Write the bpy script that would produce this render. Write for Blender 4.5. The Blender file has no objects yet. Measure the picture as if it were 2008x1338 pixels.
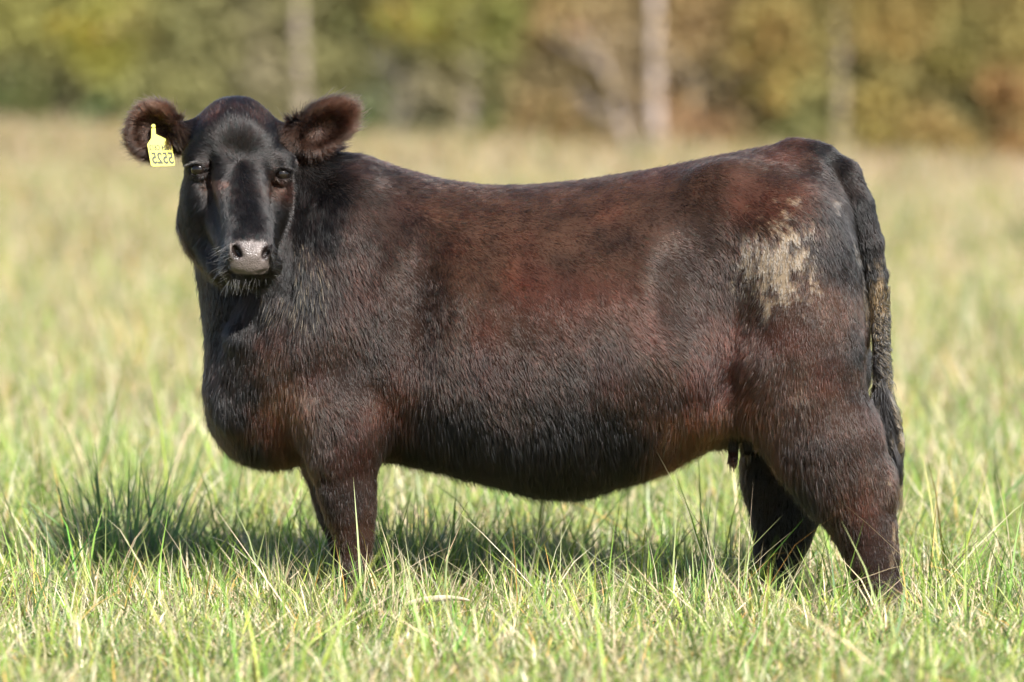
import bpy, bmesh, math, random
import numpy as np
from mathutils import Vector, Matrix

rng = np.random.default_rng(7)
random.seed(7)
SC = bpy.context.scene
C = SC.collection

# ------------------------------------------------------------------ camera
CAM_H, CAM_D, FPX = 1.51, 13.0, 9555.0
PITCH = math.atan(539.0 / FPX)
cam_d = bpy.data.cameras.new("camera")
cam = bpy.data.objects.new("camera", cam_d)
C.objects.link(cam)
cam.location = (0, -CAM_D, CAM_H)
cam.rotation_euler = (math.pi / 2 - PITCH, 0, 0)
cam_d.sensor_width = 36.0
cam_d.lens = FPX / 2008.0 * 36.0
cam_d.clip_end = 2000
cam_d.clip_start = 0.1
cam_d.dof.use_dof = True
cam_d.dof.focus_distance = 12.72
cam_d.dof.aperture_fstop = 1.95
SC.camera = cam

# ------------------------------------------------------------------ world, sun, exposure
SUN_EL, SUN_AZ = math.radians(41), math.radians(31)      # azimuth: from behind the camera towards its right
world = bpy.data.worlds.new("World")
SC.world = world
world.use_nodes = True
nt = world.node_tree
bg = nt.nodes["Background"]
sky = nt.nodes.new("ShaderNodeTexSky")
sky.sky_type = 'NISHITA'
sky.sun_disc = False
sky.sun_elevation = SUN_EL
sky.sun_rotation = math.pi - SUN_AZ
nt.links.new(sky.outputs[0], bg.inputs[0])
bg.inputs[1].default_value = 0.066
sun_d = bpy.data.lights.new("sun", 'SUN')
sun_d.energy = 4.9
sun_d.angle = math.radians(0.5)
sun_d.color = (1.0, 0.97, 0.925)
sun = bpy.data.objects.new("sun", sun_d)
C.objects.link(sun)
SUNV = Vector((math.sin(SUN_AZ) * math.cos(SUN_EL), -math.cos(SUN_AZ) * math.cos(SUN_EL), math.sin(SUN_EL)))
sun.rotation_euler = SUNV.to_track_quat('Z', 'Y').to_euler()
sun.location = SUNV * 30
SC.view_settings.view_transform = 'Standard'
SC.view_settings.look = 'None'
SC.view_settings.gamma = 1
SC.view_settings.use_curve_mapping = False
SC.view_settings.exposure = 1.85
SC.cycles.use_denoising = True
SC.cycles.max_bounces = 8
SC.cycles.transparent_max_bounces = 8
SC.cycles_curves.shape = 'RIBBONS'
SC.cycles_curves.subdivisions = 2


# ------------------------------------------------------------------ helpers
def U(px, py, Y=0.0):
    """point in the place seen at photo position (px, py) at depth Y"""
    a = (px - 1004.0) / FPX
    b = -(py - 669.0) / FPX
    dy = math.cos(PITCH) + b * math.sin(PITCH)
    dz = -math.sin(PITCH) + b * math.cos(PITCH)
    t = (Y + CAM_D) / dy
    return np.array([a * t, Y, CAM_H + dz * t], dtype=np.float64)


def PX(p):
    """photo positions of an (N,3) array of points, used to look up coat colours"""
    q = p - np.array([0, -CAM_D, CAM_H])
    f = q[:, 1] * math.cos(PITCH) - q[:, 2] * math.sin(PITCH)
    u = q[:, 1] * math.sin(PITCH) + q[:, 2] * math.cos(PITCH)
    return 1004 + FPX * q[:, 0] / f, 669 - FPX * u / f


_NG = rng.random((32, 32, 32)).astype(np.float32)


def noise3(p, scale, seed=0):
    """smooth value noise in [-1, 1] on (N,3)"""
    q = np.asarray(p, dtype=np.float64) * scale + seed * 7.31
    i = np.floor(q).astype(np.int64)
    f = q - i
    f = f * f * (3 - 2 * f)
    out = 0
    for dx in (0, 1):
        for dy in (0, 1):
            for dz in (0, 1):
                w = (f[:, 0] if dx else 1 - f[:, 0]) * (f[:, 1] if dy else 1 - f[:, 1]) * (f[:, 2] if dz else 1 - f[:, 2])
                out = out + w * _NG[(i[:, 0] + dx) % 32, (i[:, 1] + dy) % 32, (i[:, 2] + dz) % 32]
    return out * 2 - 1


def noise2(x, y, scale, seed=0):
    return noise3(np.stack([x, y, np.full_like(x, 0.37)], 1), scale, seed)


def relief(x, y):
    """lie of the land: the far side of the pasture tilts gently down to the right"""
    s = ss(2, 75, y) * .25 + np.clip((y - 6) / 74, 0, 1) * .75
    return s * (-.036 * np.clip(x, -40, 40) - .03)


def ss(a, b, x):
    t = np.clip((x - a) / (b - a), 0, 1)
    return t * t * (3 - 2 * t)


def mesh_np(name, verts, faces, mat=None, parent=None, smooth=True, col=None, n=4):
    """one mesh object from numpy arrays; faces (F,n)"""
    me = bpy.data.meshes.new(name)
    verts = np.ascontiguousarray(verts, dtype=np.float32)
    faces = np.ascontiguousarray(faces, dtype=np.int32)
    me.vertices.add(len(verts))
    me.vertices.foreach_set("co", verts.ravel())
    me.loops.add(faces.size)
    me.loops.foreach_set("vertex_index", faces.ravel())
    me.polygons.add(len(faces))
    me.polygons.foreach_set("loop_start", np.arange(0, faces.size, n, dtype=np.int32))
    me.polygons.foreach_set("loop_total", np.full(len(faces), n, dtype=np.int32))
    if smooth:
        me.polygons.foreach_set("use_smooth", np.ones(len(faces), dtype=bool))
    me.update(calc_edges=True)
    if col is not None:
        a = me.attributes.new("col", 'FLOAT_COLOR', 'POINT')
        c4 = np.ones((len(verts), 4), dtype=np.float32)
        c4[:, :3] = col
        a.data.foreach_set("color", c4.ravel())
    if mat:
        me.materials.append(mat)
    o = bpy.data.objects.new(name, me)
    C.objects.link(o)
    if parent:
        o.parent = parent
    return o


def curves_obj(name, pts, rad, col, mat, parent=None):
    """hair object from pts (N,M,3), rad (N,M), col (N,M,3)"""
    N, M = pts.shape[:2]
    hc = bpy.data.hair_curves.new(name)
    hc.add_curves([M] * N)
    hc.attributes["position"].data.foreach_set("vector", np.ascontiguousarray(pts, dtype=np.float32).ravel())
    ra = hc.attributes.get("radius") or hc.attributes.new("radius", 'FLOAT', 'POINT')
    ra.data.foreach_set("value", np.ascontiguousarray(rad, dtype=np.float32).ravel())
    ca = hc.attributes.new("col", 'FLOAT_COLOR', 'POINT')
    c4 = np.ones((N * M, 4), dtype=np.float32)
    c4[:, :3] = col.reshape(-1, 3)
    ca.data.foreach_set("color", c4.ravel())
    hc.materials.append(mat)
    o = bpy.data.objects.new(name, hc)
    C.objects.link(o)
    if parent:
        o.parent = parent
    return o


def empty(name, loc, label=None, cat=None, group=None):
    o = bpy.data.objects.new(name, None)
    o.empty_display_size = 0.2
    C.objects.link(o)
    o.location = loc
    if label:
        o["label"] = label
    if cat:
        o["category"] = cat
    if group:
        o["group"] = group
    return o


def new_mat(name):
    m = bpy.data.materials.new(name)
    m.use_nodes = True
    t = m.node_tree
    return m, t, t.nodes["Principled BSDF"], t.nodes["Material Output"]


def simple(name, col, rough=0.6, spec=0.5):
    m, t, b, o = new_mat(name)
    b.inputs["Base Color"].default_value = (*col, 1)
    b.inputs["Roughness"].default_value = rough
    b.inputs["Specular IOR Level"].default_value = spec
    return m


def blade_mat(name, trans=0.35, rough=0.45, spec=0.35):
    m, t, b, o = new_mat(name)
    a = t.nodes.new("ShaderNodeAttribute")
    a.attribute_name = "col"
    t.links.new(a.outputs["Color"], b.inputs["Base Color"])
    b.inputs["Roughness"].default_value = rough
    b.inputs["Specular IOR Level"].default_value = spec
    tr = t.nodes.new("ShaderNodeBsdfTranslucent")
    t.links.new(a.outputs["Color"], tr.inputs["Color"])
    mx = t.nodes.new("ShaderNodeMixShader")
    mx.inputs[0].default_value = trans
    t.links.new(b.outputs[0], mx.inputs[1])
    t.links.new(tr.outputs[0], mx.inputs[2])
    t.links.new(mx.outputs[0], o.inputs[0])
    return m


def hair_mat(name, rough=0.35, rrough=0.45, ior=1.42):
    m, t, b, o = new_mat(name)
    a = t.nodes.new("ShaderNodeAttribute")
    a.attribute_name = "col"
    h = t.nodes.new("ShaderNodeBsdfHairPrincipled")
    h.model = 'CHIANG'
    h.parametrization = 'COLOR'
    t.links.new(a.outputs["Color"], h.inputs["Color"])
    h.inputs["Roughness"].default_value = rough
    h.inputs["Radial Roughness"].default_value = rrough
    h.inputs["Random Roughness"].default_value = 0.3
    h.inputs["IOR"].default_value = ior
    t.links.new(h.outputs[0], o.inputs[0])
    return m


M_GRASS = blade_mat("grass_blade_material", 0.32, 0.5, 0.22)
M_LEAF = blade_mat("leaf_material", 0.5, 0.7, 0.06)
M_COAT = hair_mat("coat_hair_material", 0.30, 0.48, 1.35)
M_SWITCH = hair_mat("tail_hair_material", 0.3, 0.4)

# ------------------------------------------------------------------ ground
def ground_material():
    m, t, b, o = new_mat("pasture_soil_material")
    geo = t.nodes.new("ShaderNodeNewGeometry")
    n1 = t.nodes.new("ShaderNodeTexNoise"); n1.inputs["Scale"].default_value = 0.35; n1.inputs["Detail"].default_value = 6
    n2 = t.nodes.new("ShaderNodeTexNoise"); n2.inputs["Scale"].default_value = 14; n2.inputs["Detail"].default_value = 5
    t.links.new(geo.outputs["Position"], n1.inputs["Vector"])
    t.links.new(geo.outputs["Position"], n2.inputs["Vector"])
    r1 = t.nodes.new("ShaderNodeValToRGB")
    e = r1.color_ramp.elements
    e[0].position, e[0].color = 0.36, (0.15, 0.15, 0.05, 1)
    e[1].position, e[1].color = 0.62, (0.26, 0.215, 0.115, 1)
    t.links.new(n1.outputs[0], r1.inputs[0])
    r2 = t.nodes.new("ShaderNodeValToRGB")
    e = r2.color_ramp.elements
    e[0].position, e[0].color = 0.3, (0.55, 0.5, 0.42, 1)
    e[1].position, e[1].color = 0.7, (1, 1, 1, 1)
    t.links.new(n2.outputs[0], r2.inputs[0])
    mx = t.nodes.new("ShaderNodeMix"); mx.data_type = 'RGBA'; mx.blend_type = 'MULTIPLY'
    mx.inputs[0].default_value = 1
    t.links.new(r1.outputs[0], mx.inputs[6]); t.links.new(r2.outputs[0], mx.inputs[7])
    t.links.new(mx.outputs[2], b.inputs["Base Color"])
    b.inputs["Roughness"].default_value = 0.95
    b.inputs["Specular IOR Level"].default_value = 0.1
    bp = t.nodes.new("ShaderNodeBump"); bp.inputs["Strength"].default_value = 0.6; bp.inputs["Distance"].default_value = 0.03
    t.links.new(n2.outputs[0], bp.inputs["Height"]); t.links.new(bp.outputs[0], b.inputs["Normal"])
    return m


gx = np.concatenate([[-900, -300, -120], np.linspace(-60, 60, 121), [120, 300, 900]])
gy = np.concatenate([[-300, -60], np.linspace(-20, 160, 91), [250, 500, 1200]])
GX, GY = np.meshgrid(gx, gy)
gv = np.stack([GX.ravel(), GY.ravel(), relief(GX.ravel(), GY.ravel())], 1)
nx, ny = len(gx), len(gy)
ii, jj = np.meshgrid(np.arange(nx - 1), np.arange(ny - 1))
q0 = (jj * nx + ii).ravel()
gf = np.stack([q0, q0 + 1, q0 + nx + 1, q0 + nx], 1)
ground = mesh_np("pasture_ground", gv, gf, ground_material())
ground["kind"] = "structure"
ground["label"] = "flat autumn pasture of green and straw coloured grass"


# ------------------------------------------------------------------ trees along the far edge of the pasture
def edge_d(px):
    return float(np.interp(px, [-900, 0, 2008, 2900], [97, 93, 86, 84]))


def on_edge(px, behind=0.0):
    d = edge_d(px) + behind
    x = (px - 1004.0) / FPX * d
    return np.array([x, d - CAM_D, float(relief(np.array(x), np.array(d - CAM_D)))])


def leaf_cards(n, blobs, col, size, var=0.35, rs=None, shell=0.55):
    """n small leaf sprays spread through ellipsoid blobs [(x,y,z,rx,ry,rz)] -> verts, faces, colours"""
    rs = rs or rng
    vols = np.array([b[3] * b[4] * b[5] for b in blobs]) ** 0.75
    k = rs.choice(len(blobs), n, p=vols / vols.sum())
    B = np.array(blobs)[k]
    d = rs.normal(size=(n, 3)); d /= np.linalg.norm(d, axis=1)[:, None]
    r = rs.random(n) ** shell
    p = B[:, :3] + d * r[:, None] * B[:, 3:6]
    # ragged outline: clump centres pull sprays together and leave gaps
    ncl = max(6, n // 45)
    cen = p[rs.integers(0, n, ncl)]
    w = rs.integers(0, ncl, n)
    near = cen[w]
    pull = rs.random(n) < 0.55
    p[pull] = near[pull] + rs.normal(size=(pull.sum(), 3)) * np.array([0.22, 0.22, 0.16]) * np.mean([b[5] for b in blobs]) * 0.55
    p[:, 2] = np.maximum(p[:, 2], 0.05)
    a = rs.normal(size=(n, 3)); a /= np.linalg.norm(a, axis=1)[:, None]
    b = rs.normal(size=(n, 3)); b -= a * (a * b).sum(1)[:, None]; b /= np.linalg.norm(b, axis=1)[:, None]
    s = size * (0.6 + 0.9 * rs.random(n))[:, None]
    v = np.stack([p - a * s * 0.5, p + b * s * 0.3, p + a * s * 0.5, p - b * s * 0.3], 1).reshape(-1, 3)
    f = np.arange(4 * n).reshape(n, 4)
    cl = 1 + var * noise3(p, 0.9, 3) + var * 0.6 * rs.normal(size=n)
    hue = rs.normal(size=n) * 0.12 + 0.12 * noise3(p, 0.7, 5)
    c = np.array(col)[None] * np.clip(cl, 0.35, 1.8)[:, None]
    c[:, 0] *= 1 + hue; c[:, 1] *= 1 - hue * 0.4
    return v, f, np.repeat(np.clip(c, 0.005, 0.7), 4, 0)


def tube(paths, sides=7):
    """tapered limbs: paths of [(xyz, r), ...] -> verts, faces"""
    V, F = [], []
    off = 0
    for path in paths:
        P = np.array([p for p, r in path], float); R = np.array([r for p, r in path])
        T = np.gradient(P, axis=0); T /= np.linalg.norm(T, axis=1)[:, None]
        up = np.array([1.0, 0, 0]) if abs(T[0][0]) < 0.8 else np.array([0, 1.0, 0])
        for i in range(len(P)):
            a = np.cross(T[i], up); a /= np.linalg.norm(a); b = np.cross(T[i], a)
            th = np.linspace(0, 2 * np.pi, sides, endpoint=False)
            V.append(P[i] + R[i] * (np.cos(th)[:, None] * a + np.sin(th)[:, None] * b))
        for i in range(len(P) - 1):
            for j in range(sides):
                j2 = (j + 1) % sides
                F.append((off + i * sides + j, off + i * sides + j2, off + (i + 1) * sides + j2, off + (i + 1) * sides + j))
        off += len(P) * sides
    return np.concatenate(V), np.array(F)


def bark_material(name, c1, c2):
    m, t, b, o = new_mat(name)
    tc = t.nodes.new("ShaderNodeTexCoord")
    mp = t.nodes.new("ShaderNodeMapping"); mp.inputs["Scale"].default_value = (6, 6, 1.2)
    n = t.nodes.new("ShaderNodeTexNoise"); n.inputs["Scale"].default_value = 3; n.inputs["Detail"].default_value = 6
    r = t.nodes.new("ShaderNodeValToRGB")
    r.color_ramp.elements[0].position, r.color_ramp.elements[0].color = 0.35, (*c1, 1)
    r.color_ramp.elements[1].position, r.color_ramp.elements[1].color = 0.65, (*c2, 1)
    t.links.new(tc.outputs["Object"], mp.inputs[0]); t.links.new(mp.outputs[0], n.inputs["Vector"])
    t.links.new(n.outputs[0], r.inputs[0]); t.links.new(r.outputs[0], b.inputs["Base Color"])
    b.inputs["Roughness"].default_value = 0.9
    bp = t.nodes.new("ShaderNodeBump"); bp.inputs["Strength"].default_value = 0.6
    t.links.new(n.outputs[0], bp.inputs["Height"]); t.links.new(bp.outputs[0], b.inputs["Normal"])
    return m


BARK = {
    'pink': bark_material("greyish_pink_bark", (0.16, 0.125, 0.105), (0.25, 0.2, 0.165)),
    'pale': bark_material("pale_bark", (0.21, 0.17, 0.145), (0.32, 0.26, 0.225)),
    'tan': bark_material("tan_bark", (0.14, 0.11, 0.075), (0.22, 0.17, 0.12)),
    'grey': bark_material("grey_bark", (0.11, 0.098, 0.08), (0.18, 0.155, 0.135)),
    'dark': bark_material("dark_bark", (0.03, 0.026, 0.022), (0.07, 0.06, 0.05)),
}


def trunk_paths(h, r, lean=(0, 0), limbs=7, low=0.35, rs=None, droop=0.0):
    rs = rs or rng
    n = 8
    main = []
    for i in range(n):
        t = i / (n - 1)
        main.append(((lean[0] * t + 0.06 * h * 0.1 * math.sin(3 * t + h), lean[1] * t, h * t - 0.1), r * (1.0 - 0.8 * t) * (1.25 if i == 0 else 1)))
    paths = [main]
    for k in range(limbs):
        t = low + (0.95 - low) * (k + rs.random()) / limbs
        az = rs.random() * 6.283
        L = h * (0.30 * (1.1 - t) + 0.08)
        b = np.array([lean[0] * t, lean[1] * t, h * t])
        d = np.array([math.cos(az), math.sin(az), 0.55 - droop])
        rr = r * (1 - 0.8 * t) * 0.5
        m1 = b + d * L * 0.5
        paths.append([(b, rr), (m1, rr * 0.65), (b + d * L + np.array([0, 0, 0.12 * L]), rr * 0.18)])
        d2 = d + rs.normal(size=3) * 0.5
        paths.append([(m1, rr * 0.5), (m1 + d2 * L * 0.4, rr * 0.12)])
    return paths


YG, OL, DG = (0.30, 0.275, 0.07), (0.21, 0.195, 0.075), (0.055, 0.065, 0.03)
OR, TA, YT, RB = (0.30, 0.185, 0.085), (0.28, 0.195, 0.10), (0.31, 0.235, 0.09), (0.26, 0.15, 0.08)
GR = (0.12, 0.16, 0.06)


def place_tree(name, px, behind, h, r, bark, col, label, cat, low_crown, spread, n=4600, lean=(0, 0), limbs=7, low=0.3, hang=(), size=0.17, group=None, droop=0.0):
    """a tree with trunk and crown; hang = extra low foliage masses [(dx, z, rx, rz)]"""
    base = on_edge(px, behind)
    t = empty(name, base, label, cat, group)
    v, f = tube(trunk_paths(h, r, lean, limbs, low, droop=droop))
    mesh_np("trunk", v, f, BARK[bark], t)
    if col is not None:
        blobs = []
        for k in range(6):
            az = k * 2.4; zz = low_crown + (h * 1.05 - low_crown) * (k + 0.7) / 6.2
            rr = spread * (0.55 if k in (0, 5) else 0.75)
            blobs.append((lean[0] * zz / h + math.cos(az) * spread * 0.4, lean[1] * zz / h + math.sin(az) * spread * 0.4, zz, rr, rr, (h - low_crown) * 0.2))
        for dx, z, rx, rz in hang:
            blobs.append((dx, -0.9, z, rx, rx * 0.8, rz))
        v, f, c = leaf_cards(n, blobs, col, size)
        mesh_np("crown", v, f, M_LEAF, t, smooth=False, col=c)
    return t


def place_bush(name, px, behind, w, h, col, label, z0=0.0, n=2600, size=0.14, cat="bush"):
    base = on_edge(px, behind)
    t = empty(name, base, label, cat)
    blobs = [(0, 0, z0 + h * 0.42, w * 0.42, w * 0.38, h * 0.45), (-w * 0.27, -0.1, z0 + h * 0.34, w * 0.26, w * 0.26, h * 0.34),
             (w * 0.28, 0.1, z0 + h * 0.36, w * 0.25, w * 0.25, h * 0.36), (w * 0.08, 0, z0 + h * 0.75, w * 0.22, w * 0.2, h * 0.25)]
    paths = []
    for k in range(6):
        az = k * 1.05
        paths.append([((0.06 * math.cos(az), 0.06 * math.sin(az), -0.05), 0.03),
                      ((w * 0.15 * math.cos(az), w * 0.15 * math.sin(az), h * 0.35), 0.022),
                      ((w * 0.32 * math.cos(az), w * 0.3 * math.sin(az), h * 0.75), 0.006)])
    v, f = tube(paths, 5)
    mesh_np("stem", v, f, BARK['grey'], t)
    v, f, c = leaf_cards(n, blobs, col, size)
    mesh_np("foliage", v, f, M_LEAF, t, smooth=False, col=c)
    return t


def place_bare(name, px, behind, h, r, bark, label, lean, nbr, cat="dead tree", spread=0.45):
    base = on_edge(px, behind)
    t = empty(name, base, label, cat)
    paths = [[((0, 0, -0.1), r * 1.2), ((lean[0] * .33, 0, h * .33), r * .9), ((lean[0] * .66, 0.05, h * .66), r * .65), ((lean[0], 0.1, h), r * .2)]]
    v, f = tube(paths); mesh_np("trunk", v, f, BARK[bark], t)
    br = []
    for k in range(nbr):
        tt = 0.12 + 0.8 * rng.random(); az = rng.random() * 6.283
        b = np.array([lean[0] * tt, 0, h * tt]); L = h * spread * (0.5 + 0.7 * rng.random())
        d = np.array([math.cos(az), math.sin(az) * 0.7, 0.35 + 0.6 * rng.random()])
        br.append([(b, r * 0.34), (b + d * L * 0.55, r * 0.2), (b + d * L + np.array([0, 0, 0.1]), r * 0.05)])
        for q in range(3):
            d2 = d + rng.normal(size=3) * 0.55
            s = b + d * L * (0.35 + 0.2 * q)
            br.append([(s, r * 0.14), (s + d2 * L * 0.35, r * 0.04)])
    if br:
        v, f = tube(br, 5); mesh_np("branches", v, f, BARK[bark], t)
    return t


# trunks one can tell apart
place_tree("bare_trunk_tree", 598, -.15, 9.5, 0.14, 'pink', OL, "tall straight tree with greyish pink trunk above the heifer's head", "tree", 4.2, 2.3, lean=(-0.3, 0), low=0.45)
place_tree("pale_trunk_tree", 1285, -.3, 9.0, 0.13, 'pale', TA, "tree with straight whitish trunk behind the middle of the heifer's back", "tree", 4.0, 2.2, low=0.4)
place_tree("tan_trunk_tree", 1645, -.15, 8.5, 0.13, 'tan', YT, "tree with tan trunk rising just above the heifer's tail head", "tree", 3.6, 2.0, low=0.4)
place_bare("leaning_dead_tree", 770, -.25, 3.2, 0.085, 'grey', "grey bare dead tree leaning to the right beside the pink trunk", (0.9, 0), 7)
place_bare("dead_snag", 918, -.15, 2.15, 0.13, 'pink', "short pale broken snag standing before the green woods", (0.05, 0), 0, spread=0.2)
place_bare("bare_shrub", 1238, -0.3, 2.0, 0.05, 'pale', "whitish leafless shrub leaning against the whitish tree trunk", (-0.6, 0), 18, "shrub", 0.55)
place_bare("bare_sapling", 1345, -0.2, 2.1, 0.04, 'grey', "thin grey leafless sapling just right of the whitish trunk", (0.35, 0), 14, "sapling", 0.5)
place_bare("twiggy_sapling", 508, .1, 3.4, 0.05, 'grey', "grey twiggy sapling just left of the pink trunk", (0.1, 0), 14, "sapling", 0.35)
place_bare("old_dark_stump_tree", 122, .4, 3.5, 0.13, 'dark', "dark bare trunk in the shade at the left wood edge", (0.1, 0), 8, "tree", 0.3)

# leafy trees, left to right
place_tree("yellow_green_tree", 50, 1.5, 8, 0.14, 'dark', YG, "yellow green leafy tree at the far left corner of the woods", "tree", 2.2, 2.6, hang=((0.2, 2.6, 1.0, 0.5), (-0.8, 2.4, .8, .5)))
place_tree("yellow_green_tree", 200, 0.8, 7, 0.12, 'dark', (0.31, 0.28, 0.045), "bright yellow tree with low foliage above the heifer's tagged ear", "tree", 2.0, 2.0, hang=((-0.25, 1.95, 0.85, 0.45), (0.5, 2.2, 0.7, 0.4), (0.7, 1.7, 0.5, 0.3)))
place_tree("olive_tree", 345, 1.2, 8, 0.13, 'dark', OL, "olive green tree with foliage behind the heifer's forehead", "tree", 1.5, 2.0, hang=((0, 1.9, 1.2, 0.8), (0.5, 1.2, 0.8, 0.5)))
place_tree("olive_tree", 470, 1.6, 8.5, 0.13, 'dark', (0.19, 0.18, 0.055), "dull olive tree behind the grey twiggy sapling", "tree", 1.8, 1.8, hang=((-0.2, 2.3, 1.0, 0.6),))
place_tree("green_tree", 690, 1.8, 8, 0.13, 'dark', OL, "green tree right behind the pink trunk", "tree", 2.0, 1.7, hang=((0.2, 2.3, 0.8, 0.45),))
place_tree("yellow_green_tree", 880, 1.0, 8, 0.14, 'dark', (0.25, 0.225, 0.05), "broad yellow green tree hanging over the pale broken snag", "tree", 1.9, 2.6, n=5400, hang=((-0.6, 2.4, 1.2, 0.5), (0.6, 2.3, 0.9, 0.55), (1.0, 1.7, 0.5, 0.4)))
place_tree("green_tree", 1005, 1.4, 8, 0.12, 'dark', (0.19, 0.2, 0.05), "green tree where the green woods turn orange", "tree", 1.4, 1.1, hang=((0, 1.7, 0.5, 0.7),))
place_tree("orange_tree", 1100, 0.8, 7.5, 0.13, 'dark', TA, "orange tan tree with hanging foliage left of the whitish trunk", "tree", 1.9, 1.9, hang=((-0.2, 2.3, 0.8, 0.45), (0.4, 2.4, 0.9, 0.4)))
place_tree("orange_tree", 1385, 1.0, 7.5, 0.13, 'dark', (0.31, 0.20, 0.10), "pinkish tan tree just right of the whitish trunk", "tree", 2.0, 1.7, hang=((-0.1, 2.3, 0.7, 0.5),))
place_tree("golden_tree", 1515, 0.5, 7.5, 0.13, 'dark', (0.33, 0.24, 0.085), "golden tan tree hanging low over the heifer's rump", "tree", 1.2, 1.7, n=5200, hang=((0, 2.2, 0.75, 0.7), (0.1, 1.4, 0.5, 0.6)))
place_tree("orange_tree", 1760, 0.8, 7.5, 0.13, 'dark', YT, "orange yellow tree right of the tan trunk", "tree", 1.9, 1.9, hang=((0, 2.2, 0.9, 0.45), (-0.4, 1.9, 0.4, 0.35)))
place_tree("olive_tree", 1900, 1.2, 7.5, 0.13, 'dark', (0.2, 0.175, 0.05), "olive tree near the far right corner of the woods", "tree", 1.3, 1.7, hang=((0, 1.9, 0.9, 0.7),))
place_tree("orange_tree", 2010, 0.6, 7, 0.12, 'dark', OR, "rusty orange tree at the far right corner of the woods", "tree", 1.2, 1.3, hang=((0, 1.3, 0.5, 0.5),))

# bushes at the edge, left to right
place_bush("olive_bush", 35, 0, 1.9, 1.5, (0.12, 0.125, 0.045), "dark olive bush at the left end of the wood edge")
place_bush("green_bush", 205, -0.2, 1.1, 0.75, GR, "small green bush on the grass below the bright yellow tree", n=900)
place_bush("olive_bush", 300, 0.2, 1.3, 1.35, OL, "olive bush left of the heifer's poll at the wood edge")
place_bush("olive_bush", 430, 0.2, 1.3, 1.2, (0.17, 0.16, 0.06), "olive bush hidden behind the heifer's poll")
place_bush("green_bush", 715, -0.2, 0.8, 0.85, (0.15, 0.18, 0.07), "small green bush between the pink trunk and the leaning dead tree", n=800)
place_bush("grey_green_bush", 850, 0.2, 1.3, 1.1, (0.17, 0.15, 0.085), "greyish bush between the leaning dead tree and the broken snag")
place_bush("green_bush", 985, 0.0, 1.1, 1.1, (0.16, 0.16, 0.055), "olive green bush right of the broken snag")
place_bush("orange_bush", 1080, -0.3, 1.55, 0.95, OR, "rounded orange bush left of the whitish leafless shrub")
place_bush("rust_bush", 1372, -0.3, 0.8, 0.62, RB, "small rusty red bush right of the whitish trunk", n=800)
place_bush("green_bush", 1560, -0.2, 0.8, 0.8, (0.19, 0.18, 0.055), "yellowish green bush left of the tan trunk", n=900)
place_bush("yellow_bush", 1733, -0.1, 0.75, 1.25, (0.36, 0.24, 0.06), "upright yellow orange bush between the tan trunk and the olive tree", n=900)
place_bush("orange_bush", 1855, -0.3, 1.05, 0.75, (0.34, 0.21, 0.07), "low orange bush on the grass below the olive tree at right", n=1000)
place_bush("rust_bush", 1990, -0.2, 0.8, 1.0, (0.33, 0.15, 0.05), "rusty bush at the right end of the wood edge", n=900)
place_bush("olive_bush", 1925, 0.2, 0.8, 0.8, (0.14, 0.14, 0.05), "olive bush between the low orange bush and the rusty bush", n=900)


def far_woods():
    n = 95000
    px = rng.uniform(-3600, 5600, n)
    beh = 3.0 + 16 * rng.random(n) ** 1.3
    d = np.interp(px, [-3600, 0, 2008, 5600], [102, 93, 86, 80]) + beh
    x = (px - 1004) / FPX * d
    y = d - CAM_D
    z = 9.5 * rng.random(n) ** 1.15 * (0.75 + 0.25 * np.sin(px * 0.01))
    p = np.stack([x, y, z + relief(x, y)], 1)
    a = rng.normal(size=(n, 3)); a /= np.linalg.norm(a, axis=1)[:, None]
    b = rng.normal(size=(n, 3)); b -= a * (a * b).sum(1)[:, None]; b /= np.linalg.norm(b, axis=1)[:, None]
    s = (0.25 + 0.35 * rng.random(n))[:, None]
    v = np.stack([p - a * s * 0.5, p + b * s * 0.35, p + a * s * 0.5, p - b * s * 0.35], 1).reshape(-1, 3)
    w = ss(850, 1150, px)[:, None]
    c = np.array([0.21, 0.21, 0.125])[None] * (1 - w) + np.array([0.25, 0.20, 0.135])[None] * w  # base tones lifted and greyed: distance haze put into the leaf colour
    t = noise3(p, 0.55, 9)
    up = ss(0.1, 0.5, t)[:, None]
    bright = np.array([0.22, 0.205, 0.06])[None] * (1 - w) + np.array([0.30, 0.19, 0.08])[None] * w
    c = c * (1 - up) + bright * up
    c *= (0.7 + 0.6 * rng.random(n))[:, None]
    o = mesh_np("far_woods", v, np.arange(4 * n).reshape(n, 4), M_LEAF, smooth=False, col=np.repeat(c, 4, 0))
    o["kind"] = "stuff"
    o["label"] = "dense dark autumn woods behind the trees at the field edge"
    o["category"] = "woods"
    # stems inside the woods
    return o



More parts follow.
